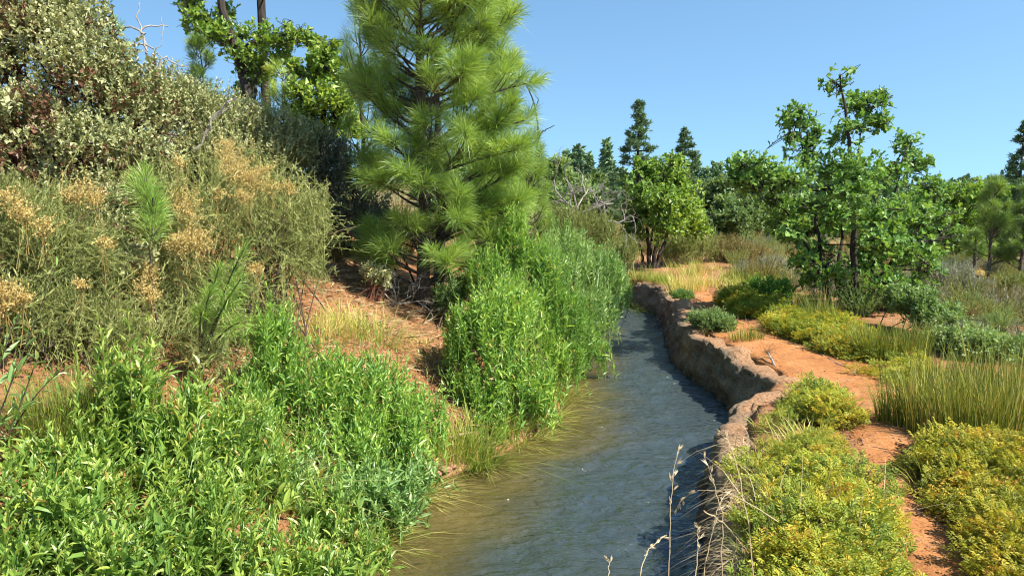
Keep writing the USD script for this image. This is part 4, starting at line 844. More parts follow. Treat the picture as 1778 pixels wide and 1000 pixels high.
# skyline trees at upper left
o = Thing("bare_trunk", "tall slim bare dark trunk against the sky at upper left", "tree trunk", drop(at(462, 250, 15.5)[0], 15.5))
c = curve([o.base - [0, 0, .2], at(463, 200, 15.5), at(457, 80, 15.5), at(452, -20, 15.5), at(449, -220, 15.5)], 20); m = M(); tubes(m, c, .105, .07, sides=9); o.part("trunk", m, "dark_bark")
m = M()
for i in (7, 9, 11, 13, 15, 17): tubes(m, bez(c[i][None], (c[i] + rg(i).normal(0, .08, 3) + [.1, 0, .05])[None], (c[i] + rg(i).normal(0, .22, 3))[None], 5), .018, .006); 
o.part("branch_stubs", m, "dark_bark")
o = Thing("oak_tree", "skyline oak with a dark leaning trunk and open green crown at upper left", "tree", drop(at(440, 260, 14.5)[0], 14.5)); Y = 14.5
trunks = [([o.base - [0, 0, .2]] + tr([(432, 175), (420, 120), (398, 60), (378, -20), (360, -120)]), .10, .06), (tr([(412, 100), (440, 70), (500, 60), (545, 50)]), .05, .012), (tr([(395, 55), (360, 40), (325, 30)]), .05, .015), (tr([(440, 190), (445, 130), (470, 100)]), .04, .012)]
lob = [(345, 30, 36, 30, 0), (332, 5, 22, 16, .2), (372, 50, 26, 24, -.2), (400, 62, 36, 34, .2), (425, 95, 36, 30, 0), (390, 20, 20, 20, .3), (450, 60, 34, 26, .2), (490, 70, 38, 24, 0), (520, 62, 32, 18, -.2), (545, 72, 18, 14, 0), (455, 120, 30, 30, .2), (485, 100, 26, 18, .2), (320, -40, 50, 30, 0), (400, -60, 60, 40, .3), (430, 150, 24, 24, .2), (500, 45, 16, 12, 0)]
lobes_tree(o, trunks, [blob(x, y, Y + d, a, b, a * Y / FPX) for x, y, a, b, d in lob], "light_oak_leaf", 821, 1000, .24, 7, .092, .06, kind="o", shell=.2, lump=.9, limb_r=.012, tint=.5, nlimb=2, keep=.75)
o = Thing("oak_tree", "bright yellow-green oak foliage left of the big pine on the skyline", "tree", drop(at(565, 260, 13.5)[0], 13.5)); Y = 13.5
trunks = [([o.base - [0, 0, .2]] + tr([(560, 200), (566, 150), (560, 90)]), .06, .015), ([o.base - [0, 0, .2]] + tr([(540, 200), (530, 160), (520, 120)]), .045, .012), (tr([(575, 220), (590, 170), (600, 130)]), .04, .012)]
lob = [(562, 95, 30, 24, 0), (540, 125, 36, 28, .2), (585, 125, 34, 30, 0), (520, 155, 34, 26, 0), (560, 165, 40, 30, -.3), (598, 175, 34, 34, 0), (620, 150, 26, 36, .3), (615, 215, 30, 40, .2), (535, 195, 34, 28, 0), (578, 215, 40, 30, .2), (508, 112, 16, 14, 0), (580, 75, 14, 12, 0), (515, 190, 26, 22, .2)]
lobes_tree(o, trunks, [blob(x, y, Y + d, a, b, a * Y / FPX) for x, y, a, b, d in lob], "light_oak_leaf", 822, 700, .22, 7, .10, .06, kind="q", shell=.2, limb_r=.014, tint=.62, nlimb=2)

# brush on the slope
o, _ = lshrub("manzanita_shrub", "large pale grey-green manzanita filling the upper left corner with dead reddish patches", "shrub", 90, 330, 7.6,
              [(60, 90, 7.7, 130, 120, .8), (165, 150, 7.6, 110, 110, .7), (30, 230, 7.2, 120, 110, .6), (150, 270, 7.2, 100, 90, .55), (225, 205, 7.8, 90, 90, .6), (-90, 130, 7.5, 130, 190, .8), (110, 30, 7.9, 90, 60, .6), (250, 290, 7.3, 80, 80, .5), (60, 330, 6.9, 110, 60, .5), (170, 340, 7.0, 90, 50, .4)],
              "manzanita_leaf", "red_bark", 831, ntw=3300, tl=.22, nl=13, L=.046, W=.032, ang=1.0, out=.7, up=.7, lump=.9, freq=2.2, shell=.45, leaf_up=.1, nstem=90, stem_r=.016, lv=.25, tint=.60, ttv=.13, spread=.5, tv=.14,
              tint_fn=lambda T, t, r: np.where(meshkit.fbm(T * 2.6, 2, 77) > .61, r.uniform(0, .22, len(T)), np.clip(t, .26, 1)))
lshrub("manzanita_shrub", "pale rounded brush mound below the bare skyline branches", "shrub", 420, 300, 9.2,
       [(345, 200, 9.2, 110, 66, .7), (440, 235, 9.2, 100, 70, .7), (285, 165, 9.0, 70, 60, .6), (500, 262, 9.4, 60, 52, .5), (380, 260, 8.8, 110, 50, .5), (520, 235, 10, 50, 36, .5)],
       "manzanita_leaf", "twig_bark", 832, ntw=2600, tl=.24, nl=13, L=.038, W=.025, ang=.9, out=.7, up=.8, lump=.8, leaf_up=.3, nstem=70, stem_r=.012, lv=.25, tint=.62, ttv=.10, spread=.5,
       tint_fn=lambda T, t, r: np.clip(t, .3, 1))
lshrub("manzanita_shrub", "dark shaded grey-green manzanita between the brush mound and the big pine", "shrub", 570, 430, 10.2,
       [(545, 290, 10.4, 80, 80, .6), (600, 330, 10.2, 80, 100, .6), (560, 390, 9.8, 60, 60, .5), (650, 400, 10.0, 60, 70, .5)],
       "grey_brush_leaf", "dark_bark", 833, ntw=1200, tl=.24, nl=12, L=.045, W=.026, ang=.9, lump=.8, leaf_up=.2, nstem=50, stem_r=.014, tint=.5, spread=.5)
lshrub("manzanita_shrub", "small pale leafy manzanita sprig at the left foot of the big pine", "shrub", 642, 505, 8.2, [(645, 470, 8.2, 24, 20, .16), (668, 478, 8.3, 18, 14, .14)],
       "manzanita_leaf", "red_bark", 834, ntw=90, tl=.16, nl=10, L=.036, W=.022, ang=.9, tint=.75, nstem=14, spread=.08, tint_fn=lambda T, t, r: np.clip(t + .1, .4, 1))
CH = dict(ang=.55, kind="q", out=.6, up=.55, rnd=.5, lump=.9, shell=.3, tl=.36, nl=25, L=.036, W=.0056, low=-.5, lv=.3, twig_r=.0017, leaf_up=.2, sag=.05, spread=.3, tv=.2)
o, res = lshrub("chamise_shrub", "big olive needle-leaved brush with tan seed heads spilling down the slope in the left middle", "shrub", 420, 560, 6.7,
       [(330, 400, 6.4, 120, 120, .6), (470, 410, 6.7, 110, 110, .6), (430, 310, 7.2, 120, 70, .6), (255, 350, 6.6, 80, 90, .5), (520, 450, 6.9, 60, 80, .5), (400, 500, 6.4, 120, 70, .5), (290, 500, 6.2, 90, 90, .45), (540, 370, 7.1, 50, 70, .4), (350, 560, 5.95, 110, 60, .35), (270, 560, 5.8, 80, 60, .3), (440, 560, 6.4, 70, 40, .3), (330, 610, 5.75, 90, 36, .3), (230, 610, 5.5, 80, 40, .3), (352, 608, 5.35, 60, 36, .2)],
       "brush_leaf", "twig_bark", 841, ntw=2650, nstem=110, stem_r=.009, tint=.52, **CH)
def seed_heads(th, spots, seed):
    r = rg(seed)
    for px, py, Y, sz in spots:
        c = at(px, py, Y); m = M(); n = int(110 * sz); S = c + r.normal(0, .05 * sz, (n, 3)) * [1.3, .9, 1]
        D = nrm(np.array([.25, 0, .7]) + r.normal(0, .45, (n, 3)))
        for q in range(5):
            t = q / 5 * .075 * sz; leafs(m, S + D * t, nrm(D + r.normal(0, .9, (n, 3))), r.normal(0, 1, (n, 3)), .018, .009, np.clip(.5 + r.normal(0, .25, n), 0, 1), "q")
        tubes(m, bez(S, S + D * .03, S + D * .08 * sz, 3), .0012, .0008, .1, 3)
        b = c - np.array([0, 0, .25]); tubes(m, bez((b + r.normal(0, .05, (5, 3))), np.tile(c - [0, 0, .1], (5, 1)), S[:5], 5), .0025, .0015, .1, 3)
        th.part("seed_head", m, "seed_head_look")
seed_heads(o, [(328, 424, 5.75, 1.1), (308, 430, 5.8, .7), (345, 418, 5.8, .8), (318, 352, 5.95, 1.0), (325, 375, 5.9, .7), (402, 285, 6.5, 1.1), (415, 310, 6.4, 1.0), (392, 262, 6.7, .8), (437, 315, 6.4, .7), (455, 300, 6.6, .6), (470, 328, 6.5, .7), (258, 478, 5.6, .7), (252, 505, 5.55, .8), (262, 520, 5.5, .5), (245, 460, 5.7, .4), (445, 470, 6.0, .5), (310, 285, 6.4, .5), (500, 330, 6.7, .6), (376, 340, 6.2, .5), (422, 345, 6.2, .6)], 842)
o, _ = lshrub("chamise_shrub", "olive needle-leaved brush with tan seed heads at the left edge", "shrub", 60, 560, 5.2,
       [(50, 430, 5.3, 130, 100, .5), (150, 460, 5.5, 90, 100, .5), (10, 350, 5.6, 90, 70, .4), (170, 560, 5.2, 110, 70, .4), (60, 540, 5.0, 110, 80, .4), (120, 380, 5.9, 80, 60, .4)],
       "brush_leaf", "twig_bark", 843, ntw=2400, nstem=100, stem_r=.009, tint=.44, **CH)
seed_heads(o, [(140, 338, 5.5, 1.0), (165, 350, 5.5, .6), (120, 345, 5.5, .6), (15, 352, 5.1, .8), (42, 374, 5.0, .6), (78, 396, 5.0, .6), (4, 505, 4.6, .8), (12, 530, 4.6, .6), (40, 520, 4.6, .4), (180, 425, 5.1, .4), (140, 495, 4.9, .4)], 844)

lshrub("manzanita_shrub", "pale leafy manzanita patch mixed into the tan brush left of the upper pine sapling", "shrub", 175, 470, 5.9, [(185, 400, 5.9, 56, 44, .3), (130, 440, 5.6, 40, 40, .25), (225, 450, 5.7, 40, 34, .25), (200, 350, 6.2, 60, 40, .3)],
       "manzanita_leaf", "red_bark", 835, ntw=330, tl=.2, nl=11, L=.038, W=.025, ang=1.0, tint=.6, lump=.9, leaf_up=.15, nstem=30, tint_fn=lambda T, t, r: np.clip(t, .28, 1))
# dead wood
def dead_tree(name, label, cat, base, seed, ln, depth, r0, dirs, wob=.25, look="dead_wood"):
    t = Thing(name, label, cat, base); r = rg(seed); parts = []
    def grow(o, d, l, rad, k, m):
        p = [o]; 
        for _ in range(4): d = nrm(d + r.normal(0, wob, 3) + [0, 0, .03]); p.append(p[-1] + d * l / 4)
        p = np.array(p); tubes(m, p, rad, rad * .45, sides=5)
        if k > 0:
            for _ in range(r.integers(2, 4)):
                i = r.integers(1, 5); grow(p[i], nrm(d + r.normal(0, .65, 3)), l * r.uniform(.45, .75), rad * .5, k - 1, m)
    for d in dirs:
        m = M(); grow(t.base.copy(), nrm(np.array(d, float)), ln * r.uniform(.8, 1.1), r0, depth, m); t.part("branch", m, look)
    return t
for px, py, Y, ln, lab, seed, dirs in [(1000, 372, 15, .85, "bleached twiggy dead shrub between the pines and the yellow-green oak", 851, [(-.5, 0, 1), (.1, .2, 1), (.5, 0, .8), (.9, 0, .5), (-.2, -.3, 1)]), (1050, 385, 15.5, .6, "smaller bleached dead branches left of the yellow-green oak", 852, [(.6, 0, .6), (.1, 0, 1), (-.7, 0, .6)])]:
    dead_tree("dead_shrub", lab, "dead shrub", at(px, py, Y), seed, ln, 4, .022, dirs)
lshrub("brush_shrub", "green leafy bush behind the bleached dead shrub", "shrub", 985, 380, 16.5, [(972, 300, 16.5, 30, 36, .4), (1000, 330, 16.6, 40, 30, .5), (960, 350, 16.2, 36, 40, .5)], "snowberry_leaf", "twig_bark", 853, ntw=420, tl=.3, nl=9, L=.09, W=.05, ang=1.0, tint=.45)
o = Thing("dead_branch", "white dead branches sticking out above the pale manzanita", "dead branch", at(262, 150, 8.6))
for pts, r0 in [([(262, 150), (258, 95), (240, 50), (262, 42), (292, 46)], .018), ([(252, 60), (225, 44), (205, 54)], .014), ([(256, 90), (238, 30), (243, 5)], .010), ([(262, 150), (285, 90), (300, 110), (330, 118)], .012), ([(240, 75), (270, 85), (300, 125)], .010), ([(258, 110), (285, 65), (280, 30)], .007)]:
    m = M(); tubes(m, curve([at(x, y, 8.6 + .1 * i) for i, (x, y) in enumerate(pts)], 12, .01, 5), r0, r0 * .4, sides=6); o.part("branch", m, "dead_wood")
o = Thing("dead_branch", "pale grey dead stick lying slanted over the brush mound", "dead branch", at(345, 250, 8.1))
for pts, r0 in [([(338, 260), (362, 225), (366, 205), (395, 180), (412, 170)], .016), ([(366, 205), (392, 192), (408, 182)], .008)]:
    m = M(); tubes(m, curve([at(x, y, 8.2) for x, y in pts], 12, .01, 6), r0, r0 * .5, sides=6); o.part("branch", m, "dead_wood")
o = Thing("burnt_snag", "thin black burnt stem with two curved twigs right of the pines", "dead tree", drop(at(925, 330, 12.2)[0], 12.2)); Yb = 12.2
for pts, r0 in [([(918, 330), (930, 280), (936, 230), (930, 180), (912, 145)], .026), ([(934, 250), (938, 232), (948, 225), (963, 218)], .016), ([(931, 185), (936, 172), (928, 165)], .008)]:
    q = [at(x, y, Yb) for x, y in pts]
    if r0 > .02: q = [o.base - [0, 0, .1]] + q
    m = M(); tubes(m, curve(q, 16, .006, 7), r0, r0 * .35, sides=6); o.part("stem", m, "dark_bark")
dead_tree("dead_branch", "tangle of grey dead twigs on the soil left of the pine trunks", "dead branch", drop(at(690, 520, 8.3)[0], 8.3) + [0, 0, .05], 855, .34, 4, .009, [(-.6, -.3, .5), (.4, -.3, .5), (-.2, -.5, .6), (.7, 0, .3), (-.9, 0, .3)], .35)
o = Thing("dead_branch", "grey weathered twig standing on the wall edge beside the orange path", "dead branch", at(1350, 664, 7.35))
for pts, r0 in [([(1352, 668), (1350, 645), (1340, 625), (1333, 612)], .016)]:
    m = M(); tubes(m, curve([at(x, y, 7.4 + .2 * i) for i, (x, y) in enumerate(pts)], 10, .004, 8), r0, r0 * .6, sides=7); o.part("stem", m, "dead_wood")
r = rg(856); c = at(1333, 612, 8.0); m = M(); T = c + r.normal(0, .065, (46, 3)) * [1, .8, .8] + [0, 0, .02]; tubes(m, bez(np.tile(c, (46, 1)), (c + T) / 2 + r.normal(0, .03, (46, 3)), T, 5), .0016, .0008, sides=3); o.part("twigs", m, "twig_bark")
o = Thing("driftwood", "loose pale sticks at the water line below the far wall end", "stick", at(1150, 556, 13.2))
for pts in [([(1135, 566), (1150, 556), (1162, 556)]), ([(1140, 552), (1152, 562), (1156, 572)]), ([(1168, 590), (1172, 575), (1170, 560)])]:
    m = M(); tubes(m, curve([at(x, y, 13.1) for x, y in pts], 7, .006, 9), .012, .007, sides=5); o.part("stick", m, "dead_wood")
o = Thing("fallen_stick", "crooked pale stick lying on the far side of the orange path", "stick", ground(1450, 630))
m = M(); tubes(m, curve([ground(x, y) + [0, 0, .015] for x, y in [(1425, 618), (1445, 632), (1462, 640), (1490, 646)]], 9, .006, 9), .010, .005, sides=5); o.part("stick", m, "dead_wood")

# willows on the waterline
WI = dict(tlv=.38, tv=.2, kind="d", out=.35, up=1.2, rnd=.28, lump=.7, freq=1.5, sag=.02, lv=.28, stem_r=.006, twig_r=.0022, spread=.2)
lshrub("willow_shrub", "bright green leafy willow hanging over the water in the centre, lower front", "shrub", 840, 760, 6.9,
       [(845, 600, 7.0, 84, 110, .36), (900, 670, 7.0, 84, 64, .3), (820, 680, 6.8, 50, 60, .26), (800, 580, 7.2, 36, 60, .25), (880, 540, 7.3, 70, 70, .3), (845, 725, 6.7, 60, 50, .26), (925, 700, 7.3, 64, 44, .28)], "willow_leaf", "green_stem", 861, ntw=800, tl=.36, nl=18, L=.062, W=.017, ang=.8, tint=.68, nstem=60, **WI)
lshrub("willow_shrub", "tall narrow willow with its tip rising in front of the small pines", "shrub", 890, 560, 8.2,
       [(895, 430, 8.4, 34, 70, .25), (850, 480, 8.2, 44, 60, .28), (930, 460, 8.6, 50, 60, .3), (880, 520, 8.1, 70, 50, .3), (903, 390, 8.5, 14, 34, .1)], "willow_leaf", "green_stem", 862, ntw=640, tl=.40, nl=20, L=.062, W=.015, ang=.75, tint=.62, nstem=70, **{**WI, "kind": "q"})
lshrub("willow_shrub", "dense green willow leaning out over the water right of the tall narrow one", "shrub", 935, 650, 8.6,
       [(960, 545, 8.8, 80, 76, .45), (985, 620, 8.4, 44, 36, .3), (930, 600, 8.4, 60, 60, .35), (1010, 585, 9.2, 36, 50, .3), (1042, 598, 9.3, 22, 14, .15), (930, 500, 8.9, 60, 50, .35)], "willow_leaf", "green_stem", 863, ntw=900, tl=.38, nl=20, L=.062, W=.015, ang=.75, tint=.55, nstem=70, **{**WI, "kind": "q"})
lshrub("willow_shrub", "blue-green narrow-leaved willow at the far right end of the willow row", "shrub", 1000, 570, 10.6,
       [(985, 450, 10.8, 60, 64, .5), (1042, 472, 11.2, 50, 52, .45), (1030, 535, 10.6, 54, 44, .45), (1072, 495, 11.6, 26, 44, .3), (955, 470, 10.4, 50, 56, .4)], "grey_willow_leaf", "green_stem", 864, ntw=1200, tl=.40, nl=20, L=.064, W=.015, ang=.75, tint=.58, nstem=80, **{**WI, "kind": "q"})
lshrub("willow_shrub", "dark broad-leaved bush between the pine trunks and the bright willows", "shrub", 775, 560, 8.4, [(778, 520, 8.4, 34, 40, .25), (800, 500, 8.6, 34, 40, .25)], "snowberry_leaf", "twig_bark", 865, ntw=220, tl=.2, nl=12, L=.045, W=.02, ang=.9, tint=.3, kind="d")
# foreground shrubs
FG = dict(tlv=.45, tv=.22, kind="d", out=.35, up=1.25, rnd=.35, lump=.7, freq=1.6, lv=.28, twig_r=.0022, spread=.2)
lshrub("willow_shrub", "wide bright green shrub on the near bank below the bare orange slope", "shrub", 560, 880, 5.3,
       [(520, 660, 5.6, 110, 76, .4), (640, 690, 5.7, 100, 70, .4), (560, 770, 5.3, 150, 80, .42), (690, 760, 5.5, 76, 70, .35), (470, 590, 5.6, 46, 84, .25), (450, 740, 5.2, 60, 70, .3), (735, 720, 5.8, 50, 60, .25), (420, 690, 5.3, 40, 60, .25), (620, 640, 5.9, 90, 40, .3)], "willow_leaf", "green_stem", 871, ntw=1300, tl=.38, nl=16, L=.056, W=.015, ang=.8, tint=.68, nstem=70, stem_r=.006, pick=120, **FG)
lshrub("willow_shrub", "blue-green sprays drooping to the water at the near left bank", "shrub", 650, 920, 4.9,
       [(640, 870, 5.0, 100, 66, .3), (700, 830, 5.3, 60, 46, .25), (560, 930, 4.7, 110, 60, .3), (600, 850, 5.0, 110, 50, .3), (500, 860, 4.7, 90, 70, .3)], "grey_willow_leaf", "green_stem", 872, ntw=560, tl=.32, nl=16, L=.075, W=.020, ang=.8, tint=.45, nstem=40, stem_r=.006, pick=80, **{**FG, "up": .5})
o, _ = lshrub("leafy_shrub", "tall shoots of a bright broad-leaved shrub at the left in front of the olive grass", "shrub", 230, 900, 4.2,
       [(235, 790, 4.2, 120, 80, .32), (150, 760, 4.1, 60, 60, .25), (330, 760, 4.3, 80, 70, .3), (300, 850, 4.0, 150, 60, .3), (130, 850, 3.9, 110, 60, .25), (220, 670, 4.3, 70, 84, .22), (330, 700, 4.4, 50, 50, .2), (420, 720, 4.6, 50, 50, .22)], "broad_leaf", "green_stem", 873, ntw=520, tl=.42, nl=16, L=.072, W=.0215, ang=.8, tint=.68, nstem=40, stem_r=.006, pick=120, **FG)
sh = [((178, 900), (185, 700), (168, 548)), ((232, 880), (228, 690), (222, 540)), ((262, 860), (262, 720), (300, 632)), ((190, 900), (200, 740), (212, 640)), ((250, 860), (250, 700), (270, 600)), ((140, 900), (150, 800), (118, 720)), ((330, 850), (400, 760), (470, 690)), ((210, 900), (215, 720), (240, 590)), ((170, 900), (150, 720), (195, 610)), ((280, 880), (310, 760), (352, 650)), ((240, 900), (180, 760), (140, 660)), ((300, 880), (280, 760), (318, 690)), ((160, 900), (140, 720), (132, 600)), ((210, 880), (190, 700), (186, 575)), ((255, 880), (262, 700), (258, 560)), ((320, 880), (330, 740), (345, 630)), ((110, 900), (90, 780), (70, 690)), ((370, 880), (380, 740), (400, 650))]
Sx, Cx, Tx = (np.array([at(*p[i], 4.15 + .04 * j) for j, p in enumerate(sh)]) for i in range(3)); r = rg(874); m = M()
twig_leaves(m, Sx, 2 * Cx - (Sx + Tx) / 2, Tx, 34, .086, .025, .8, "d", .78, r, t0=.25, th=o, pick=60, look="broad_leaf"); o.part("shoot_leaves", m, "broad_leaf", kind="stuff")
g = M(); tubes(g, bez(Sx, 2 * Cx - (Sx + Tx) / 2, Tx, 9), .0055, .002, sides=5); o.part("shoots", g, "green_stem")
lshrub("leafy_shrub", "broad-leaved bright green shrub in the bottom left corner", "shrub", 70, 980, 3.5,
       [(60, 910, 3.5, 140, 90, .26), (180, 960, 3.4, 120, 70, .25), (-40, 860, 3.6, 90, 90, .25), (60, 800, 3.9, 60, 50, .2), (20, 960, 3.3, 90, 60, .2), (130, 830, 3.8, 70, 50, .2)], "broad_leaf", "green_stem", 875, ntw=430, tl=.34, nl=13, L=.074, W=.0245, ang=.95, tint=.62, nstem=30, stem_r=.006, pick=140, **FG)
lshrub("leafy_shrub", "green shrub of pointed leaves along the bottom edge left of the water", "shrub", 400, 990, 3.7,
       [(350, 930, 3.8, 150, 80, .3), (470, 960, 3.8, 110, 60, .28), (560, 985, 3.9, 90, 50, .25), (260, 980, 3.6, 120, 60, .25), (450, 830, 4.5, 90, 70, .3), (380, 800, 4.5, 90, 70, .3), (545, 890, 4.5, 80, 70, .28), (620, 960, 4.4, 70, 50, .25)], "broad_leaf", "green_stem", 876, ntw=760, tl=.36, nl=16, L=.067, W=.0195, ang=.8, tint=.60, nstem=40, stem_r=.006, pick=140, **FG)
o = Thing("willow_branch", "dark blue-green willow branch with long leaves rising at the left edge", "branch", at(-60, 840, 3.7)); o.base[2] = float(H(o.base[0], o.base[1]))
sh = [((-60, 860), (0, 690), (96, 440)), ((-50, 850), (-10, 640), (30, 530)), ((-30, 830), (30, 690), (75, 560)), ((-60, 860), (-30, 760), (10, 700)), ((-20, 800), (50, 680), (110, 620))]
Sx, Cx, Tx = (np.array([at(*p[i], 3.75 + .05 * j) for j, p in enumerate(sh)]) for i in range(3)); r = rg(877); m = M()
twig_leaves(m, Sx, 2 * Cx - (Sx + Tx) / 2, Tx, 30, .085, .017, .75, "d", .42, r, t0=.1, pick=50, th=o, look="grey_willow_leaf"); o.part("leaves", m, "grey_willow_leaf", kind="stuff")
g = M(); tubes(g, bez(Sx, 2 * Cx - (Sx + Tx) / 2, Tx, 9), .006, .002, sides=5); o.part("stems", g, "twig_bark")

# grasses of the left bank
for i, (px, py, n, rad, h, tint, lab, sp, dr, w) in enumerate([
        (330, 900, 60, .2, .42, .92, "bleached thin straws among the leafy shrub left of the dark gap", .9, (.1, 0), .0035), (560, 930, 70, .2, .36, .9, "bleached thin straws between the drooping sprays and the bottom edge", .9, (.2, 0), .0035), (120, 900, 40, .2, .40, .9, "bleached thin straws in the bottom left leafy shrub", .8, (.1, 0), .0035), (740, 620, 260, .3, .14, .88, "low dry grass stubble on the bare soil below the pine trunks", 1.0, (.2, -.2), .004),
        (835, 812, 420, .17, .42, .30, "dark green sedge clump at the water's edge in the centre", .75, (.15, -.15), .007), (790, 800, 260, .15, .36, .55, "olive sedge clump left of the dark green one at the water's edge", .7, (0, -.2), .006),
        (905, 765, 420, .22, .26, .72, "yellow-green grass spilling into the water below the front willow", .7, (.5, -.2), .006), (945, 735, 480, .24, .28, .76, "yellow grass spilling into the water at the middle of the willow row", .7, (.55, -.15), .006), (975, 700, 420, .22, .28, .72, "yellow-green grass spilling into the water at the far part of the willow row", .7, (.5, -.15), .006),
        (720, 872, 480, .16, .30, .74, "yellow grass hanging over the water at the near bank corner", .7, (.5, -.2), .005), (650, 960, 280, .18, .28, .68, "yellow grass hanging below the drooping blue-green sprays", .7, (.5, -.1), .005),
        (655, 590, 240, .25, .32, .55, "tan-green grass clump on the orange slope left of the bare soil", .8, (.15, -.1), .005), (600, 575, 220, .24, .32, .66, "tan grass clump under the olive brush at the edge of the bare soil", .8, (.1, -.1), .005), (560, 590, 200, .22, .30, .72, "sparse tan grass right of the bright willow shoots", .8, (0, 0), .005),
        (60, 760, 460, .26, .30, .42, "fine olive grass clump at the left edge of the slope", .5, (0, 0), .0035), (120, 750, 520, .26, .32, .40, "fine olive grass clump behind the tall leafy shoots, left", .5, (0, 0), .0035), (200, 735, 520, .26, .32, .42, "fine olive grass clump behind the tall leafy shoots, middle", .5, (0, 0), .0035), (300, 770, 380, .24, .30, .46, "fine olive grass clump behind the tall leafy shoots, right", .5, (0, 0), .0035),
        (470, 880, 130, .16, .42, .92, "bleached arching grass blades in the dark gap of the near shrubs", 1.0, (.1, 0), .004)]):
    p = ground(px, py); t = Thing("grass_clump", lab, "grass", p); tuft(t, n, rad, h, 880 + i, tint=tint, w=w, spread=sp, bend=.95 if sp > .6 else .5, dirn=dr, look="rush_blade" if w < .004 else "grass_blade")

# stones at the near bank corner
for i, (px, py, s_, lab) in enumerate([(742, 830, .05, "small reddish stone at the water's edge, leftmost of the few"), (758, 824, .035, "small tan stone second from the left at the water's edge"), (772, 830, .045, "flat brown stone in the middle of the few at the water's edge"), (786, 826, .03, "smallest pale stone at the water's edge"), (750, 840, .04, "wet reddish stone nearest the water below the willow sprays")]):
    b = ground(px, py); s3 = trimesh.creation.icosphere(3); v = s3.vertices * (1 + .5 * (meshkit.fbm(s3.vertices * 1.4 + i * 9, 3, 50 + i)[:, None] - .5)) * np.array([1.3, 1, .7]) * s_
    tag(put("/World/" + free("stone"), (v + b + [0, 0, s_ * .25], s3.faces), "stone", smooth_=True), lab, "stone", )

# litter: dead leaves, needles and bits of straw on the soil
r = rg(900)
def litter(n, x0, x1, y0, y1, L, W, label, name, cat, look="litter_look", side=-1):
    x, y = r.uniform(x0, x1, n), r.uniform(y0, y1, n); p = shapely.points(x, y); k = ~shapely.contains(CANAL, p) & ((shapely.distance(p, LL) < shapely.distance(p, RL)) == (side < 0)) & (np.minimum(shapely.distance(p, LL), shapely.distance(p, RL)) > .12)
    x, y = x[k], y[k]; P = np.stack([x, y, H(x, y) + .006], 1); a = r.uniform(0, 6.28, len(x)); D = np.stack([np.cos(a), np.sin(a), r.normal(0, .25, len(x))], 1)
    m = M(); leafs(m, P, D, np.array([0, 0, 1.0]) + r.normal(0, .4, (len(x), 3)), L * np.exp(r.normal(0, .3, len(x))), W, np.clip(r.normal(.5, .28, len(x)), 0, 1), "q")
    tag(put("/World/" + free(name), m, look), label, cat, kind="stuff")
litter(15000, -5, 1.0, 2.8, 9.5, .032, .016, "dead brown leaves scattered over the soil of the left slope", "leaf_litter", "leaf litter")
litter(9000, -2.6, .6, 5.5, 10, .14, .003, "fallen tan pine needles on the soil below the big pine", "fallen_needles", "pine needles", "dry_straw")
litter(5200, .8, 4.2, 3.0, 13, .030, .005, "scattered bits of straw and dead leaf beside the orange path", "straw_litter", "straw", "litter_look", 1)

# thatch of dead grass on the near wall end, and straw stalks in front of the water
r = rg(910); n = 1500; c = np.array([on_plane(x, y, .47) for x, y in zip(r.uniform(1268, 1362, n), r.uniform(770, 1010, n))]); m = M()
ld = np.stack([r.normal(-.35, .5, n), r.normal(0, .6, n)], 1); blades(m, c + np.array([0, 0, .0]), .13 * np.exp(r.normal(0, .3, n)), ld * 1.6, .0045, r, .55, 1.5, .25)
tag(put("/World/dead_grass", m, "dry_straw"), "bleached thatch of dead grass lying on the near end of the canal wall", "dead grass", kind="stuff")
def stalk(label, pts, spikes, seed, Yd, r0=.0026):
    r = rg(seed); q = [at(x, y, Yd + .05 * i) for i, (x, y) in enumerate(pts)]; b = q[0].copy()
    t = Thing("dry_grass_stalk", label, "grass stalk", b); c = curve(q, 22, .002, seed); m = M(); tubes(m, c, r0, r0 * .4, .6, 5); t.part("stem", m, "dry_straw")
    for u in spikes:
        i = int(u * 21); d = nrm(c[min(i + 1, 21)] - c[i - 1]); d = nrm(d + r.normal(0, .35, 3) * [1, .6, 1] + [0, 0, -.15]); m = M()
        k = 5; leafs(m, c[i] + d * .008 + r.normal(0, .002, (k, 3)), nrm(d + r.normal(0, .14, (k, 3))), r.normal(0, 1, (k, 3)), .032 * r.uniform(.7, 1.2, k), .0042, np.clip(.75 + r.normal(0, .15, k), 0, 1), "q"); t.part("spikelet", m, "dry_straw")
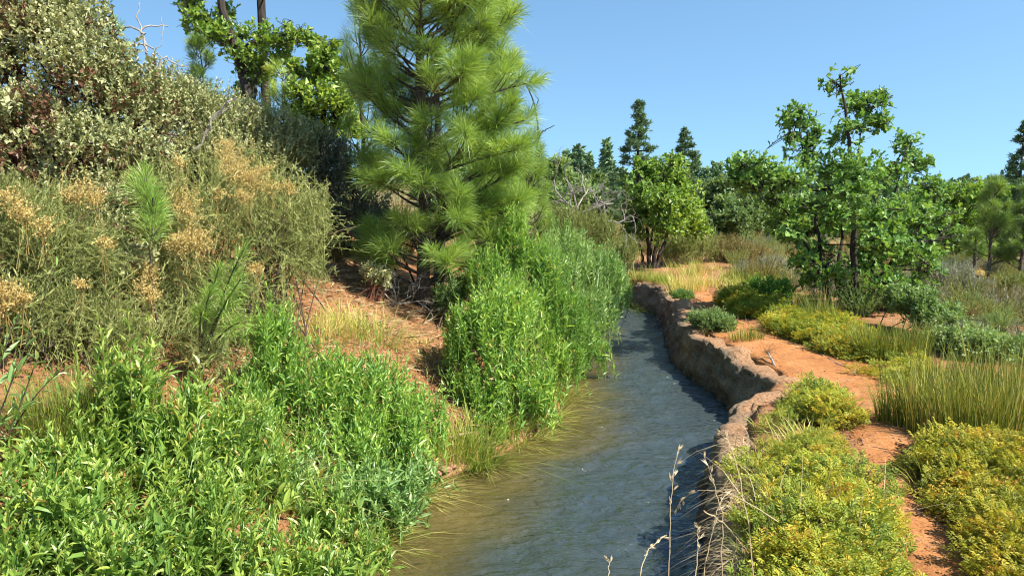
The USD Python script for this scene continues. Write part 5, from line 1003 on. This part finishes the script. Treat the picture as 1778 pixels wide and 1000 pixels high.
for i, (lab, pts, sp) in enumerate([("upright dry grass stalk farthest into the water view, with a slim feathery head", [(1158, 1120), (1161, 990), (1163, 900), (1168, 830), (1178, 775)], (.6, .68, .74, .8, .86, .92, .98)),
        ("dry grass stalk leaning right to the crossing of the straws", [(1210, 1120), (1221, 1000), (1236, 920), (1252, 870), (1262, 855)], (.55, .68, .8, .92, .98)),
        ("long straw arching left over the water from the wall end", [(1350, 905), (1290, 866), (1248, 852), (1215, 850), (1190, 860), (1174, 885)], (.62, .7, .78, .86, .93, .99)),
        ("dry stalk rising along the wall with a drooping head", [(1318, 1060), (1298, 900), (1284, 830), (1272, 780), (1258, 756), (1243, 750)], (.6, .72, .8, .88, .95)),
        ("thin dry stalk left of the wall, bare below its open head", [(1250, 1100), (1256, 900), (1240, 840), (1223, 790)], (.7, .8, .9, .98)),
        ("low nodding straw with heavy spikelets near the bottom edge", [(1098, 1120), (1110, 1000), (1122, 960), (1145, 935), (1158, 928)], (.5, .6, .7, .8, .9, .98)),
        ("short dry grass head standing at the bottom edge", [(1206, 1120), (1208, 1010), (1212, 940), (1214, 915)], (.6, .72, .84, .96)),
        ("single thin straw at the bottom left of the stalks", [(1056, 1120), (1057, 1000), (1057, 970)], (.9, .98)),
        ("broken straw leaning across the wall", [(1222, 886), (1260, 910), (1300, 960)], (.9,))]):
    stalk(lab, pts, sp, 920 + i, 2.7)
# dry stalks rising from the ground cover
for i, (px, py, n, h, lab) in enumerate([(1385, 930, 22, .40, "few dry stems rising from the near ground cover, left"), (1500, 900, 16, .36, "few dry stems rising from the near ground cover, middle"), (1340, 960, 30, .36, "dry grass stems at the water side of the near ground cover"), (1440, 990, 16, .4, "dry stems at the bottom edge of the ground cover"), (1720, 880, 14, .3, "few thin straws over the golden ground cover")]):
    t = Thing("grass_clump", lab, "grass", ground(px, py)); tuft(t, n, .22, h, 940 + i, tint=.6, w=.004, spread=.6, bend=.8, look="dry_straw")

# repeats of a kind share a group
GROUPS = {"grass_clump": "grass clumps along the banks", "rush_clump": "rush clumps right of the path", "willow_shrub": "willows along the left bank", "leafy_shrub": "leafy shrubs of the near left bank", "pine_tree": "long-needled pines", "oak_tree": "broadleaved oaks", "conifer_tree": "conifers on the skyline",
          "stone": "stones at the water's edge", "dry_grass_stalk": "dry grass stalks in front of the water", "manzanita_shrub": "manzanitas of the left slope", "chamise_shrub": "tan-headed brush of the left slope", "brush_shrub": "brush of the background and right slope",
          "snowberry_shrub": "pale leafy shrubs right of the tall oak", "bank_shrub": "shrubs on the right bank", "pine_sapling": "pine saplings in the brush", "dead_branch": "dead branches", "dead_shrub": "bleached dead shrubs", "canal_wall": "walls of the canal"}
for p in stage.GetPrimAtPath("/World").GetChildren():
    n = p.GetName(); n = n[:-4] if n[-3:].isdigit() and n[-4] == "_" else n
    if n in GROUPS: p.SetCustomDataByKey("group", GROUPS[n])
print("triangles", TRIS[0])
